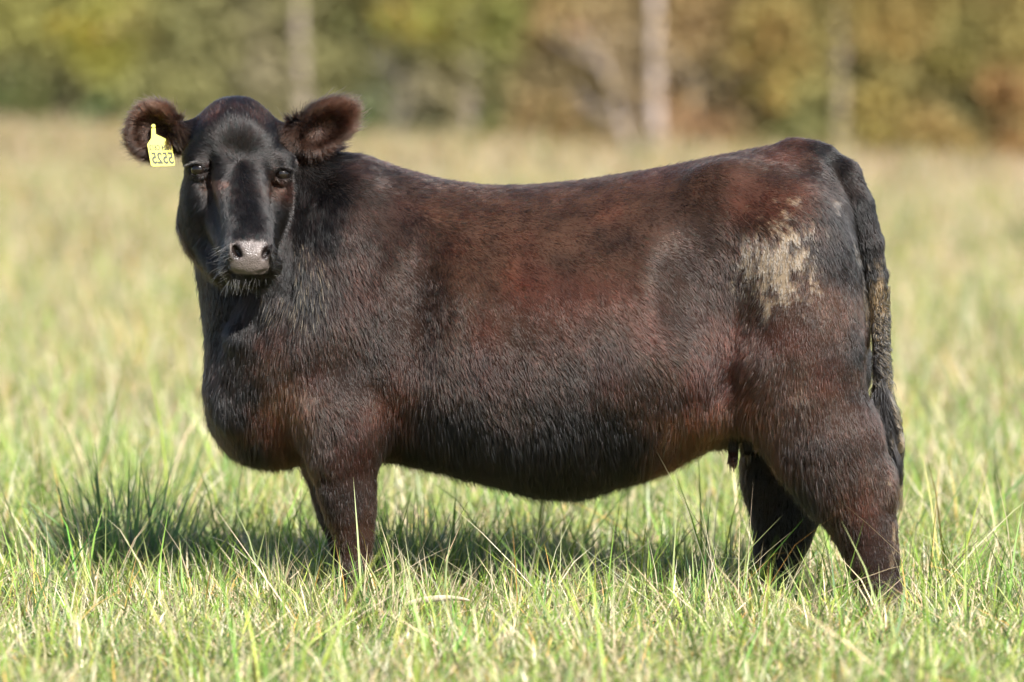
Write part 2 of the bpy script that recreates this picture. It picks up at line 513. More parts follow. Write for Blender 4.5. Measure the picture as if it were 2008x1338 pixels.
def understory():
    """the leafy edge of the woods: colours as they grow along it, muted by painted haze, gaps where the dark wood shows through"""
    spots = [(-200, 100, YG, 1), (-200, 210, OL, 1), (60, 60, YG, 1), (190, 100, (.42, .38, .06), 1.2), (30, 170, (.2, .19, .07), .8), (120, 190, OL, 0), (210, 215, GR, 1), (340, 100, OL, 1), (330, 190, (.24, .22, .075), 1),
             (450, 150, (.23, .21, .08), 1), (510, 140, (.27, .22, .14), .8), (650, 120, (.22, .2, .08), .6), (690, 80, OL, .1), (720, 200, GR, 1), (860, 50, (.33, .3, .06), 1.1), (800, 190, (.22, .18, .12), .6),
             (870, 170, (.25, .2, .11), .7), (960, 150, OL, .8), (1000, 70, (.26, .27, .06), 1), (1080, 60, (.42, .27, .11), 1.1), (1080, 150, TA, .5), (1080, 225, (.38, .22, .09), 1.3), (1150, 180, TA, .1), (1200, 90, (.36, .25, .15), .9),
             (1350, 60, (.42, .27, .13), 1.1), (1400, 180, TA, 0), (1370, 240, (.4, .2, .1), 1.2), (1450, 170, TA, .05), (1510, 70, (.42, .31, .1), 1.1), (1540, 170, (.36, .29, .09), .9), (1580, 235, (.24, .23, .08), 1),
             (1600, 60, (.32, .25, .08), .8), (1690, 130, OL, .05), (1740, 60, (.44, .29, .09), 1.1), (1730, 190, (.44, .31, .08), 1), (1800, 150, (.28, .22, .07), .8), (1850, 250, (.42, .26, .09), 1.1), (1900, 100, (.26, .22, .06), 1),
             (1885, 215, OL, .2), (1960, 180, (.42, .2, .07), 1), (1990, 60, (.34, .26, .08), 1), (2250, 80, YT, 1), (2250, 200, OR, 1)]
    n = 130000
    px = np.where(rng.random(n) < .55, rng.uniform(-250, 2260, n), rng.uniform(-3400, 5400, n))
    d = np.interp(px, [-3600, 0, 2008, 5600], [102, 93, 86, 80]) + rng.uniform(-.5, 1.6, n)
    z = 4.2 * rng.random(n)
    x = (px - 1004) / FPX * d
    z = z + relief(x, d - CAM_D)
    py = 130 - FPX * (z - CAM_H) / d
    p = np.stack([x, d - CAM_D, z], 1)
    W = np.zeros(n); A = np.zeros((n, 3)); Dn = np.zeros(n)
    qx, qy = px + 30 * noise3(p, 1.1, 3), py + 30 * noise3(p, 1.1, 4)
    qx = np.where(qx < -200, -200 + np.mod(qx, 1100), np.where(qx > 2250, 1250 + np.mod(qx, 1000), qx))
    for a, b, c, k in spots:
        w = 1 / ((qx - a) ** 2 + (qy - b) ** 2 + 300) ** 1.8
        W += w; A += w[:, None] * np.array(c); Dn += w * k
    A /= W[:, None]; Dn /= W
    A = A * .62 + .38 * np.array([.19, .165, .10])  # pulled towards grey brown, haze painted into the leaf colours
    keep = rng.random(n) < np.clip(.15 + Dn * (.9 + .4 * noise3(p, 1.6, 5)), 0, 1)
    p, A = p[keep], A[keep]; n = len(p)
    a = rng.normal(size=(n, 3)); a /= np.linalg.norm(a, axis=1)[:, None]
    b = rng.normal(size=(n, 3)); b -= a * (a * b).sum(1)[:, None]; b /= np.linalg.norm(b, axis=1)[:, None]
    s = (0.10 + 0.12 * rng.random(n))[:, None]
    v = np.stack([p - a * s * 0.5, p + b * s * 0.35, p + a * s * 0.5, p - b * s * 0.35], 1).reshape(-1, 3)
    c = np.clip(A * np.array([1.30, 1.36, 1.32]) * (1 + .16 * rng.normal(size=n) + .2 * noise3(p, 2, 7))[:, None], .02, .7)
    o = mesh_np("understory_leaves", v, np.arange(4 * n).reshape(n, 4), M_LEAF, smooth=False, col=np.repeat(c, 4, 0))
    o["kind"] = "stuff"
    o["label"] = "mixed green, golden and orange brush along the edge of the woods"
    o["category"] = "brush"


far_woods()
understory()

# ------------------------------------------------------------------ the heifer: one continuous body grown from a distance field
def yc(px):
    return -0.12 * (px - 1004.0) / 735.0


VX = 0.006
LO = np.array([-1.12, -0.62, -0.02]); HI = np.array([1.12, 0.50, 1.50])
NG = np.ceil((HI - LO) / VX).astype(int)
AX = [(LO[i] + VX * np.arange(NG[i])).astype(np.float32) for i in range(3)]
F = np.full(tuple(NG), 1.0, dtype=np.float32)


def box(lo, hi):
    i0 = np.clip(np.floor((np.array(lo) - LO) / VX).astype(int), 0, NG)
    i1 = np.clip(np.ceil((np.array(hi) - LO) / VX).astype(int) + 1, 0, NG)
    sl = tuple(slice(a, b) for a, b in zip(i0, i1))
    X = AX[0][sl[0]][:, None, None]; Y = AX[1][sl[1]][None, :, None]; Z = AX[2][sl[2]][None, None, :]
    return sl, X, Y, Z


def blend(sl, d, k, sub=False):
    a = F[sl]
    if sub:
        h = np.clip(0.5 - 0.5 * (a + d) / k, 0, 1)
        F[sl] = a * (1 - h) - d * h + k * h * (1 - h)
    else:
        h = np.clip(0.5 + 0.5 * (a - d) / k, 0, 1)
        F[sl] = a * (1 - h) + d * h - k * h * (1 - h)


def rotm(rx=0, ry=0, rz=0):
    return np.array(Matrix.Rotation(math.radians(rz), 3, 'Z') @ Matrix.Rotation(math.radians(ry), 3, 'Y') @ Matrix.Rotation(math.radians(rx), 3, 'X'))


def ell(c, r, k=0.03, rot=(0, 0, 0), sub=False):
    """ellipsoid; ry > 0 tips its +z end towards +x"""
    c = np.array(c, float); r = np.array(r, float)
    m = max(r) + k + 0.02
    sl, X, Y, Z = box(c - m, c + m)
    R = rotm(*rot).T
    X, Y, Z = X - np.float32(c[0]), Y - np.float32(c[1]), Z - np.float32(c[2])
    q = [(X * np.float32(R[i, 0]) + Y * np.float32(R[i, 1]) + Z * np.float32(R[i, 2])) for i in range(3)]
    k0 = np.sqrt(sum((q[i] / np.float32(r[i])) ** 2 for i in range(3)))
    k1 = np.sqrt(sum((q[i] / np.float32(r[i] ** 2)) ** 2 for i in range(3))) + 1e-6
    blend(sl, k0 * (k0 - 1) / k1, k, sub)


def cone(p1, r1, p2, r2, k=0.03, sy=1.0, sub=False):
    """round cone between two points, squeezed across the body by sy"""
    p1 = np.array(p1, float); p2 = np.array(p2, float)
    m = max(r1, r2) * max(1, sy) + k + 0.02
    sl, X, Y, Z = box(np.minimum(p1, p2) - m, np.maximum(p1, p2) + m)
    d = p2 - p1; L2 = (d ** 2).sum()
    X, Y, Z = X - np.float32(p1[0]), Y - np.float32(p1[1]), Z - np.float32(p1[2])
    t = np.clip((X * np.float32(d[0]) + Y * np.float32(d[1]) + Z * np.float32(d[2])) / np.float32(L2), 0, 1)
    q = np.sqrt((X - t * np.float32(d[0])) ** 2 + ((Y - t * np.float32(d[1])) / np.float32(sy)) ** 2 + (Z - t * np.float32(d[2])) ** 2)
    blend(sl, q - (np.float32(r1) + t * np.float32(r2 - r1)), k, sub)


def chain(pts, k=0.02, sy=1.0, k0=None):
    for i, ((a, ra), (b, rb)) in enumerate(zip(pts[:-1], pts[1:])):
        cone(a, ra, b, rb, k0 if k0 and i < 1 else k, sy)


FUR = 0.009   # the coat stands this far off the skin

# trunk: lofted barrel
TAB = np.array([
    (420, 720, 830, .05), (450, 620, 875, .11), (490, 530, 900, .155), (550, 420, 912, .20), (620, 325, 916, .225), (700, 306, 912, .25),
    (780, 322, 908, .28), (870, 347, 918, .315), (960, 358, 945, .345), (1050, 357, 969, .365), (1150, 347, 971, .37), (1250, 331, 945, .36),
    (1350, 312, 905, .315), (1440, 293, 868, .27), (1490, 283, 858, .268), (1530, 278, 850, .265), (1600, 285, 830, .24), (1640, 330, 800, .205), (1680, 470, 740, .15),
    (1702, 580, 690, .06)], float)


def trunk_field():
    px = TAB[:, 0]
    x = np.array([U(p, 600, yc(p))[0] for p in px])
    zt = np.array([U(p, t, yc(p))[2] for p, t in zip(px, TAB[:, 1])]) - FUR
    zb = np.array([U(p, b, yc(p))[2] for p, b in zip(px, TAB[:, 2])]) + FUR * 2.4
    sl, X, Y, Z = box((x[0] - .01, -0.55, 0.2), (x[-1] + .01, 0.45, 1.4))
    xs = X.ravel()
    xx = np.linspace(x[0], x[-1], 400)

    def smooth(v):
        y = np.interp(xx, x, v)
        kk = np.hanning(23); kk /= kk.sum()
        y = np.convolve(np.pad(y, 11, mode='reflect', reflect_type='odd'), kk, 'valid')
        return np.interp(xs, xx, y).astype(np.float32)[:, None, None]
    T, B, W = smooth(zt), smooth(zb), smooth(TAB[:, 3])
    yy = (-0.12 * X).astype(np.float32)
    hz = np.maximum((T - B) / 2, 0.01); zc = (T + B) / 2
    v = (Z - zc) / hz
    # widest a little below the middle, flatter over the loin, rounder under the belly
    wz = W * (1 - 0.10 * np.clip(v, 0, 1) ** 2 + 0.03 * np.clip(-v, 0, 1))
    u = np.abs(Y - yy) / np.maximum(wz, 0.02)
    av = np.abs(v)
    n = 2.35
    f = (u ** n + av ** n) ** (1 / n) - 1
    g = f * np.minimum(W, hz) * 0.9
    end = np.maximum(xs[0] * 0 + x[0] - xs, xs - x[-1])[:, None, None].astype(np.float32)
    blend(sl, np.maximum(g, end), 0.02)


trunk_field()

NS = -1.0  # near side is towards the camera (-y)


def near(px, py, dy):
    return U(px, py, yc(px) - dy)


def far(px, py, dy):
    return U(px, py, yc(px) + dy)


for side in (near, far):
    # shoulder, its point, elbow
    ell(side(650, 560, .160), (.135, .09, .29), .07, rot=(0, 14, 0))
    ell(side(560, 700, .14), (.12, .09, .15), .08)
    ell(side(672, 800, .165), (.115, .085, .13), .06)
    ell(side(725, 815, .17), (.055, .06, .08), .05)
    # hook bone, rump, thigh
    ell(side(1450, 390, .17), (.12, .06, .075), .10, rot=(0, 20, 0))
    ell(side(1565, 530, .195), (.15, .115, .23), .07, rot=(0, -8, 0))
    ell(side(1582, 690, .20), (.15, .125, .24), .05, rot=(0, -6, 0))
    ell(side(1508, 735, .228), (.088, .085, .14), .03, rot=(0, -12, 0))
    ell(side(1632, 440, .10), (.045, .06, .09), .05)

    ell(side(808, 590, .325), (.05, .06, .21), .07, rot=(0, 6, 0), sub=True)      # hollow behind the shoulder
    ell(side(1372, 570, .335), (.075, .07, .17), .08, rot=(0, -10, 0), sub=True)  # flank hollow before the thigh
    ell(side(690, 850, .19), (.075, .06, .085), .04)                               # forearm

# brisket, neck
ell(U(512, 788, yc(512) - 0.01), (.138, .165, .142), .06)
cone(U(462, 430, .01), .118, U(500, 745, .05), .118, .05, 1.0)
cone(U(485, 335, .03), .095, U(668, 425, .055), .152, .06)
cone(U(480, 430, -.02), .13, U(625, 610, .03), .225, .07)
cone(U(470, 590, -.035), .075, U(452, 760, -.03), .07, .04)
# fold that runs down from the throat along the edge of the neck
cone(U(512, 560, -.125), .034, U(474, 660, -.125), .034, .02)
cone(U(474, 660, -.125), .034, U(458, 800, -.07), .05, .04)

# legs (near fore, far fore, near hind, far hind)
def foreleg(s, dx, dy):
    chain([(s(664 + dx, 800, dy), .118), (s(673 + dx, 890, dy), .093), (s(680 + dx, 960, dy), .073), (s(687 + dx, 1005, dy), .064),
           (s(694 + dx, 1050, dy), .048), (s(698 + dx, 1110, dy), .041), (s(701 + dx, 1165, dy), .040), (s(703 + dx, 1200, dy), .048), (s(697 + dx, 1228, dy), .044)], .025, .85)
    return s(694 + dx, 1228, dy)


def hindleg(s, pts, dy, sy=.8):
    chain([(s(x, y, dy), r) for x, y, r in pts], .025, sy)
    return s(pts[-1][0], pts[-1][1], dy)


HOOF = []
HOOF.append(foreleg(near, 0, .165))
HOOF.append(foreleg(far, -14, .17))
HOOF.append(hindleg(near, [(1580, 780, .155), (1625, 870, .142), (1655, 930, .118), (1680, 990, .092), (1698, 1040, .077), (1710, 1090, .066), (1722, 1150, .055), (1733, 1205, .050), (1738, 1235, .054), (1730, 1258, .048)], .19))
HOOF.append(hindleg(far, [(1600, 720, .15), (1545, 860, .128), (1540, 930, .112), (1542, 990, .094), (1536, 1040, .074), (1524, 1090, .058), (1515, 1140, .048), (1512, 1180, .050), (1505, 1205, .046)], .15))
ell(near(1742, 955, .19), (.022, .04, .055), .03)                                  # points of the hocks
ell(far(1598, 965, .15), (.022, .04, .055), .03)
# flank fold in front of the stifle, udder and teats
cone(near(1385, 800, .19), .045, near(1478, 790, .2), .06, .06)
ell(U(1452, 800, yc(1452)), (.09, .12, .085), .05)
for px, py, dy, L in ((1437, 855, .125, 54), (1465, 848, .11, 46), (1447, 845, -.05, 26), (1476, 838, -.05, 24)):
    cone(U(px, py - 25, yc(px) - dy), .019, U(px + 1, py + L - 8, yc(px) - dy), .0125, .012)

# tail
chain([(U(1560, 305, yc(1560)), .035), (U(1615, 312, yc(1620) - .01), .036), (U(1657, 343, yc(1660) - .03), .040), (U(1682, 400, yc(1680) - .05), .040),
       (U(1705, 475, yc(1690) - .065), .035), (U(1718, 540, yc(1690) - .07), .027), (U(1726, 620, yc(1690) - .07), .023), (U(1729, 700, yc(1690) - .07), .020), (U(1733, 790, yc(1690) - .07), .014)], .010, k0=.05)

# ---- head (its own depths: poll at the back, muzzle towards the camera)
ell(U(462, 300, -.055), (.128, .115, .125), .03)                      # cranium
ell(U(461, 240, -.045), (.055, .075, .056), .06)                      # poll
cone(U(385, 268, -.04), .035, U(440, 235, -.045), .04, .03)
cone(U(540, 270, -.04), .035, U(485, 235, -.045), .04, .03)
ell(U(463, 325, -.125), (.10, .055, .12), .07, rot=(14, 0, 0))          # forehead
for px, py, y in ((392, 312, -.125), (548, 320, -.120)):
    ell(U(px, py, y), (.044, .045, .034), .03)                         # brows
for px, py, y, r in ((402, 400, -.075, (.064, .10, .13)), (530, 405, -.075, (.055, .095, .125))):
    ell(U(px, py, y), r, .025, rot=(12, 0, 0))                         # cheeks
cone(U(395, 440, -.06), .055, U(440, 520, -.17), .048, .04)            # lower jaw
cone(U(525, 440, -.06), .05, U(500, 520, -.17), .045, .04)
cone(U(452, 350, -.182), .042, U(474, 465, -.308), .032, .04)          # nose bridge: two rails with a shallow trough
cone(U(490, 350, -.182), .042, U(506, 465, -.306), .030, .04)
cone(U(470, 370, -.192), .044, U(490, 470, -.306), .036, .04)
cone(U(448, 430, -.155), .06, U(474, 500, -.285), .050, .03)             # cheeks to muzzle
cone(U(512, 430, -.155), .05, U(504, 500, -.285), .046, .03)
ell(U(489, 497, -.325), (.064, .05, .045), .025)                       # muzzle
ell(U(487, 522, -.315), (.058, .045, .03), .02)                        # upper lip
for px, py in ((450, 525), (530, 522)):
    ell(U(px, py, -.285), (.028, .045, .028), .02)
ell(U(478, 548, -.285), (.048, .05, .022), .015)                       # chin and lower lip
# ears: hollow bowls
def ear(c, r, tilt, root, yaw, sgn):
    c = np.array(c)
    cone(root, .034, c, .03, .03)
    ell(c, (r[0], r[2], r[1]), .02, rot=(0, tilt, yaw))
    cc = c + np.array([sgn * 0.006, -0.026, -0.004])
    ell(cc, (r[0] * .72, r[2] * .9, r[1] * .66), .012, rot=(0, tilt, yaw), sub=True)


EAR_L = U(303, 256, -.045); EAR_R = U(630, 250, -.035)
ear(EAR_L, (.064, .070, .030), 22, U(372, 268, -.045), -8, -1)
ear(EAR_R, (.082, .053, .030), -33, U(556, 275, -.045), 8, 1)


def sample(p):
    q = (np.asarray(p, float) - LO) / VX
    q = np.clip(q, 0, NG - 1.001)
    i = q.astype(int); f = q - i
    out = 0
    for a in (0, 1):
        for b in (0, 1):
            for c in (0, 1):
                w = (f[:, 0] if a else 1 - f[:, 0]) * (f[:, 1] if b else 1 - f[:, 1]) * (f[:, 2] if c else 1 - f[:, 2])
                out = out + w * F[i[:, 0] + a, i[:, 1] + b, i[:, 2] + c]
    return out


def surf(px, py, y0=-.55, y1=.4):
    """first point of the skin seen at photo position (px, py)"""
    ys = np.arange(y0, y1, 0.002)
    P = np.stack([U(px, py, y) for y in ys])
    d = sample(P)
    k = np.argmax(d < 0) if (d < 0).any() else len(ys) // 2
    return P[k]


# eye sockets, lids, nostrils
EYES = []
for px, py, sx in ((389, 333, -1), (553, 342, 1)):
    s = surf(px, py)
    c = s + np.array([0, 0.0085 if sx < 0 else 0.0090, 0])
    ell(s + np.array([-sx * .034, .006, -.022]), (.022, .010, .010), .03, rot=(0, 25 * sx, 0), sub=True)
    if sx < 0:
        ell(s + np.array([-sx * .046, .002, .0]), (.014, .007, .03), .03, sub=True)
    ell(s + np.array([0, -0.002, 0]), (.025 if sx < 0 else .021, .021, .0175 if sx < 0 else .0145), .006, rot=(0, 8 * sx, 0), sub=True)
    EYES.append((c, sx))
    up = s + np.array([0, -0.0085, 0])
    cone(up + np.array([-.025, .009, .008]), .0045, up + np.array([0, 0, .0195]), .006, .008)
    cone(up + np.array([0, 0, .0195]), .006, up + np.array([.025, .009, .007]), .0045, .008)
    cone(up + np.array([-.022, .009, -.012]), .004, up + np.array([.004, .005, -.018]), .005, .012)
    cone(up + np.array([.004, .005, -.018]), .005, up + np.array([.024, .009, -.011]), .004, .012)
NOSTR = []
for px, py, ry, r in ((464, 494, -38, (.009, .026, .021)), (521, 496, 36, (.0075, .024, .019))):
    s = surf(px, py)
    NOSTR.append(s)
    ell(s + np.array([0, .002, 0]), r, .006, rot=(0, ry, 0), sub=True)
    d = -1 if px < 490 else 1
    cone(s + np.array([d * .016, .004, .020]), .006, s + np.array([d * .018, .006, -.012]), .006, .008)
MOUTH = [U(452, 535, -.335), U(488, 541, -.365), U(524, 533, -.335)]
for a, b in zip(MOUTH[:-1], MOUTH[1:]):
    cone(a, .006, b, .006, .006, sub=True)


def surface_nets():
    ins = F < 0
    cnt = np.zeros(tuple(NG - 1), dtype=np.uint8)
    for a in (0, 1):
        for b in (0, 1):
            for c in (0, 1):
                cnt += ins[a:NG[0] - 1 + a, b:NG[1] - 1 + b, c:NG[2] - 1 + c]
    act = (cnt > 0) & (cnt < 8)
    I = np.argwhere(act)
    idx = np.full(act.shape, -1, dtype=np.int32)
    idx[act] = np.arange(len(I))
    val = {}
    for a in (0, 1):
        for b in (0, 1):
            for c in (0, 1):
                val[a, b, c] = F[I[:, 0] + a, I[:, 1] + b, I[:, 2] + c]
    acc = np.zeros((len(I), 3)); n = np.zeros(len(I))
    cs = list(val)
    for p in cs:
        for ax in range(3):
            if p[ax] == 0:
                q = tuple(1 if i == ax else p[i] for i in range(3))
                va, vb = val[p], val[q]
                m = (va < 0) != (vb < 0)
                t = va[m] / (va[m] - vb[m])
                pt = np.tile(np.array(p, float), (m.sum(), 1)); pt[:, ax] = t
                acc[m] += pt; n[m] += 1
    V = LO + (I + acc / n[:, None]) * VX
    Q = []
    for ax in range(3):
        o1, o2 = [i for i in range(3) if i != ax]
        s0 = [slice(1, NG[i] - 1) for i in range(3)]; s1 = list(s0)
        s0[ax] = slice(0, NG[ax] - 1); s1[ax] = slice(1, NG[ax])
        A, B = ins[tuple(s0)], ins[tuple(s1)]
        for flip, m in ((False, A & ~B), (True, ~A & B)):
            E = np.argwhere(m); off = np.array([1, 1, 1]); off[ax] = 0
            E = E + off
            def cell(d1, d2):
                e = E.copy(); e[:, o1] -= d1; e[:, o2] -= d2
                return idx[e[:, 0], e[:, 1], e[:, 2]]
            q = np.stack([cell(0, 0), cell(1, 0), cell(1, 1), cell(0, 1)], 1)
            if flip != (ax == 1):
                q = q[:, ::-1]
            Q.append(q)
    Q = np.concatenate(Q)
    return V, Q


BV, BQ = surface_nets()


def laplace(V, Q, it, lam):
    n = len(V)
    e = np.concatenate([Q[:, [0, 1]], Q[:, [1, 2]], Q[:, [2, 3]], Q[:, [3, 0]]])
    deg = np.bincount(e.ravel(), minlength=n)[:, None]
    for _ in range(it):
        s = np.zeros_like(V)
        for k in range(3):
            s[:, k] = np.bincount(e[:, 0], V[e[:, 1], k], n) + np.bincount(e[:, 1], V[e[:, 0], k], n)
        V = V + lam * (s / deg - V)
    return V


BV = laplace(BV, BQ, 2, 0.5)


def vnormals(V, Q):
    fn = np.cross(V[Q[:, 2]] - V[Q[:, 0]], V[Q[:, 3]] - V[Q[:, 1]])
    N = np.zeros_like(V)
    for j in range(4):
        for k in range(3):
            N[:, k] += np.bincount(Q[:, j], fn[:, k], len(V))
    return N / (np.linalg.norm(N, axis=1)[:, None] + 1e-12), fn


BN, BFN = vnormals(BV, BQ)

# ---- coat maps, looked up by where on the animal a point lies
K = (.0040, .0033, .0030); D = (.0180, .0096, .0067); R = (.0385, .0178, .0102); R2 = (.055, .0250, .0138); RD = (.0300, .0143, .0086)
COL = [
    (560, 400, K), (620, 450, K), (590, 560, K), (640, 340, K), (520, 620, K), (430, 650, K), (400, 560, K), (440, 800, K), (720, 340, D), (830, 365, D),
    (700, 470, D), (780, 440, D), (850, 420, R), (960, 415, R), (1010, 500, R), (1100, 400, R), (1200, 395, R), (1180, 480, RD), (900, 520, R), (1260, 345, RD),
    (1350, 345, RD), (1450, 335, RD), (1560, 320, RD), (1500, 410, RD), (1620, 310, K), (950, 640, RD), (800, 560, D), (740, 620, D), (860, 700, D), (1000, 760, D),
    (1100, 850, K), (1180, 860, K), (830, 870, K), (900, 870, K), (1000, 910, K), (1100, 930, K), (1200, 760, D), (1300, 790, D), (1210, 900, K), (1330, 835, R2), (1390, 812, R2), (1420, 870, D), (1400, 740, D), (520, 690, RD), (545, 790, R2),  # belly points: black coat with the underside's shade put into the colour
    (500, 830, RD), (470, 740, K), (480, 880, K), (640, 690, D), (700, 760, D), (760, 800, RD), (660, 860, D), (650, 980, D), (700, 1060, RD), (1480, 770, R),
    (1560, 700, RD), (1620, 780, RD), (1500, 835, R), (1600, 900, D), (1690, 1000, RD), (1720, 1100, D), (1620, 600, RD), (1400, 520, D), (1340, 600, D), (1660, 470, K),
    (1690, 420, K), (1725, 560, K), (1728, 720, K), (1540, 1000, K), (1520, 1100, K), (1480, 900, K), (1570, 1000, K), (1070, 560, RD), (1250, 560, RD), (1130, 350, R), (1000, 365, RD)]  # far hind leg points: near leg's shade painted in as black hair
COL_HEAD = [(462, 205, D), (415, 222, RD), (512, 222, RD), (440, 250, K), (490, 250, K), (462, 240, K), (430, 300, K), (500, 300, K), (380, 330, K), (560, 330, K), (430, 345, K), (510, 345, K), (390, 370, K), (450, 400, K), (500, 400, K), (462, 260, K), (400, 270, K), (530, 270, K), (465, 350, K), (417, 364, RD), (541, 364, RD), (390, 400, K), (540, 420, K),
            (470, 430, K), (400, 480, K), (480, 470, (.009, .008, .0078)), (470, 550, K), (530, 520, K)]
COL_EAR = [(300, 190, R), (260, 200, R), (252, 250, D), (275, 310, D), (320, 215, R), (335, 290, K), (350, 265, K), (304, 255, D),
           (690, 195, R), (640, 190, R), (680, 250, D), (600, 240, K), (590, 290, K), (650, 290, D), (635, 245, D)]
# flow: direction of the hair in the picture's plane (x right, z up)
FLOW = [
    (700, 320, 1, -.25), (900, 370, 1, -.25), (1100, 370, 1, -.2), (1300, 340, 1, -.1), (1500, 300, 1, -.05), (1620, 310, .9, -.6), (800, 500, .7, -.7), (1000, 500, .8, -.6),
    (1200, 480, .8, -.5), (1350, 450, .8, -.4), (1500, 400, .9, -.4), (1600, 480, .3, -1), (900, 650, .6, -.8), (1100, 650, .6, -.8), (1300, 650, .7, -.6), (1400, 620, .5, -.8),
    (1000, 800, .45, -.9), (1200, 800, .3, -.95), (900, 880, .15, -1), (1100, 930, .1, -1), (1300, 880, -.1, -1), (1380, 830, .2, -1), (560, 400, .25, -1), (600, 520, .1, -1),
    (540, 600, -.25, -1), (650, 500, .45, -.9), (700, 600, .5, -.85), (620, 700, .2, -1), (500, 720, -.15, -1), (540, 820, .0, -1), (430, 700, -.1, -1), (430, 820, .2, -1),
    (680, 800, .4, -.9), (760, 820, -.1, -1), (660, 950, .1, -1), (700, 1080, .15, -1), (1480, 620, -.35, -1), (1450, 740, -.5, -.8), (1560, 650, .1, -1), (1640, 700, .1, -1),
    (1560, 820, .1, -1), (1640, 930, .25, -1), (1710, 1080, .1, -1), (1530, 1000, -.1, -1), (1690, 420, .45, -.9), (1725, 600, .05, -1), (1500, 540, -.1, -1)]
LEN = [
    (620, 340, .018), (560, 450, .028), (600, 580, .04), (540, 620, .036), (430, 650, .02), (700, 400, .018), (900, 400, .016), (1100, 400, .016), (1300, 380, .016), (1500, 340, .015),
    (1620, 330, .015), (800, 600, .014), (1000, 600, .015), (1200, 600, .016), (1000, 780, .020), (1200, 800, .020), (860, 890, .034), (1000, 940, .034), (1130, 960, .034), (1300, 900, .03),
    (1400, 860, .022), (1380, 820, .03), (540, 760, .024), (500, 890, .028), (660, 760, .017), (680, 950, .018), (700, 1080, .014), (1480, 780, .024), (1500, 850, .028), (1600, 640, .015), (1680, 800, .015),
    (1580, 950, .027), (1650, 1000, .017), (1720, 1100, .014), (1530, 1000, .026), (1690, 420, .02), (1725, 600, .022), (1520, 500, .022)]


def idw(px, py, table, power=2.6):
    T = np.array([r[:2] for r in table], float)
    V = np.array([r[2] if isinstance(r[2], tuple) else r[2:] for r in table], float)
    out = np.zeros((len(px), V.shape[1])); ws = np.zeros(len(px))
    for (a, b), v in zip(T, V):
        w = 1.0 / (((px - a) ** 2 + (py - b) ** 2) + 150.0) ** (power / 2 * 1.3)
        ws += w; out += w[:, None] * v
    return out / ws[:, None]


def regions(p):
    px, py = PX(p)
    el = np.linalg.norm((p - EAR_L) / np.array([.10, .1, .105]), axis=1) < 1
    er = np.linalg.norm((p - EAR_R) / np.array([.115, .1, .105]), axis=1) < 1
    el &= px < 356; er &= (px > 566) & (py < 303 + .12 * (640 - px))
    head = (px < 575) & (py < 575) & (p[:, 1] < -0.045 - 0.11 * np.clip((py - 330) / 230, 0, 1.2)) & (px > 340) | ((px < 566) & (py < 300) & (px > 350))
    head &= ~(el | er)
    return px, py, el, er, head


def nose_mask(p):
    """bare wet skin of the nose pad"""
    px, py = PX(p)
    a = 1 - ss(0.88, 1.05, np.sqrt(((px - 490) / 43) ** 4 + ((py - 503) / 37) ** 4) ** 0.5)
    return a * (p[:, 1] < -0.26)


def mud(p, px, py):
    """0..1 caked mud"""
    nz = noise3(p, 55, 1) * .5 + noise3(p, 130, 2) * .5
    nl = noise3(p * np.array([1, 1, .45]), 34, 8)
    nearside = p[:, 1] < yc(px) + .02
    def e(cx, cy, rx, ry, rot=0):
        c, s = math.cos(rot), math.sin(rot)
        dx, dy = px - cx, py - cy
        return np.sqrt(((dx * c + dy * s) / rx) ** 2 + ((-dx * s + dy * c) / ry) ** 2)
    m = np.maximum.reduce([
        1.38 - e(1528, 512, 70, 84), .95 - e(1500, 470, 50, 40), .9 - e(1560, 560, 45, 60),
        .36 - e(1640, 410, 40, 60, -.2), .62 - e(1672, 470, 14, 80, -.25), .5 - e(1690, 520, 12, 60, -.2)])
    m = ss(0.2, 1.0, m + .3 * nl + 1.1 * nz) * nearside * (px < 1712)
    t = np.maximum.reduce([1.15 - e(1718, 580, 32, 66), .85 - e(1712, 630, 16, 70), .45 - e(1726, 720, 20, 80)])
    t = ss(.1, .9, t + 1.1 * nz) * (px > 1690)
    h = np.maximum.reduce([.5 - e(1752, 1070, 16, 110), .4 - e(1742, 960, 14, 70)])
    h = ss(.2, .9, h + .95 * nz) * (py > 850)
    return np.clip(np.maximum.reduce([m, t, h]), 0, 1)


def coat_colour(p):
    px, py, el, er, head = regions(p)
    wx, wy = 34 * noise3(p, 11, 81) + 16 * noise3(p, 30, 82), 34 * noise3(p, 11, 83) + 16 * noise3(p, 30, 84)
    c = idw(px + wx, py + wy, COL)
    e = el | er
    if head.any():
        c[head] = idw(px[head], py[head], COL_HEAD)
    if e.any():
        c[e] = idw(px[e], py[e], COL_EAR)
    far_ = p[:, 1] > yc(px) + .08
    c[far_ & ~e & ~head] *= .65  # far side darkened: its shade is put into the hair colour
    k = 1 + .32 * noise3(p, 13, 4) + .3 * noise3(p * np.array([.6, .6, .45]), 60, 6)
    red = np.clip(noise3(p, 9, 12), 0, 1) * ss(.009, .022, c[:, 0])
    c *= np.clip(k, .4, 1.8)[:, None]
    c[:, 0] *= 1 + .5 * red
    return np.clip(c, .002, .6)


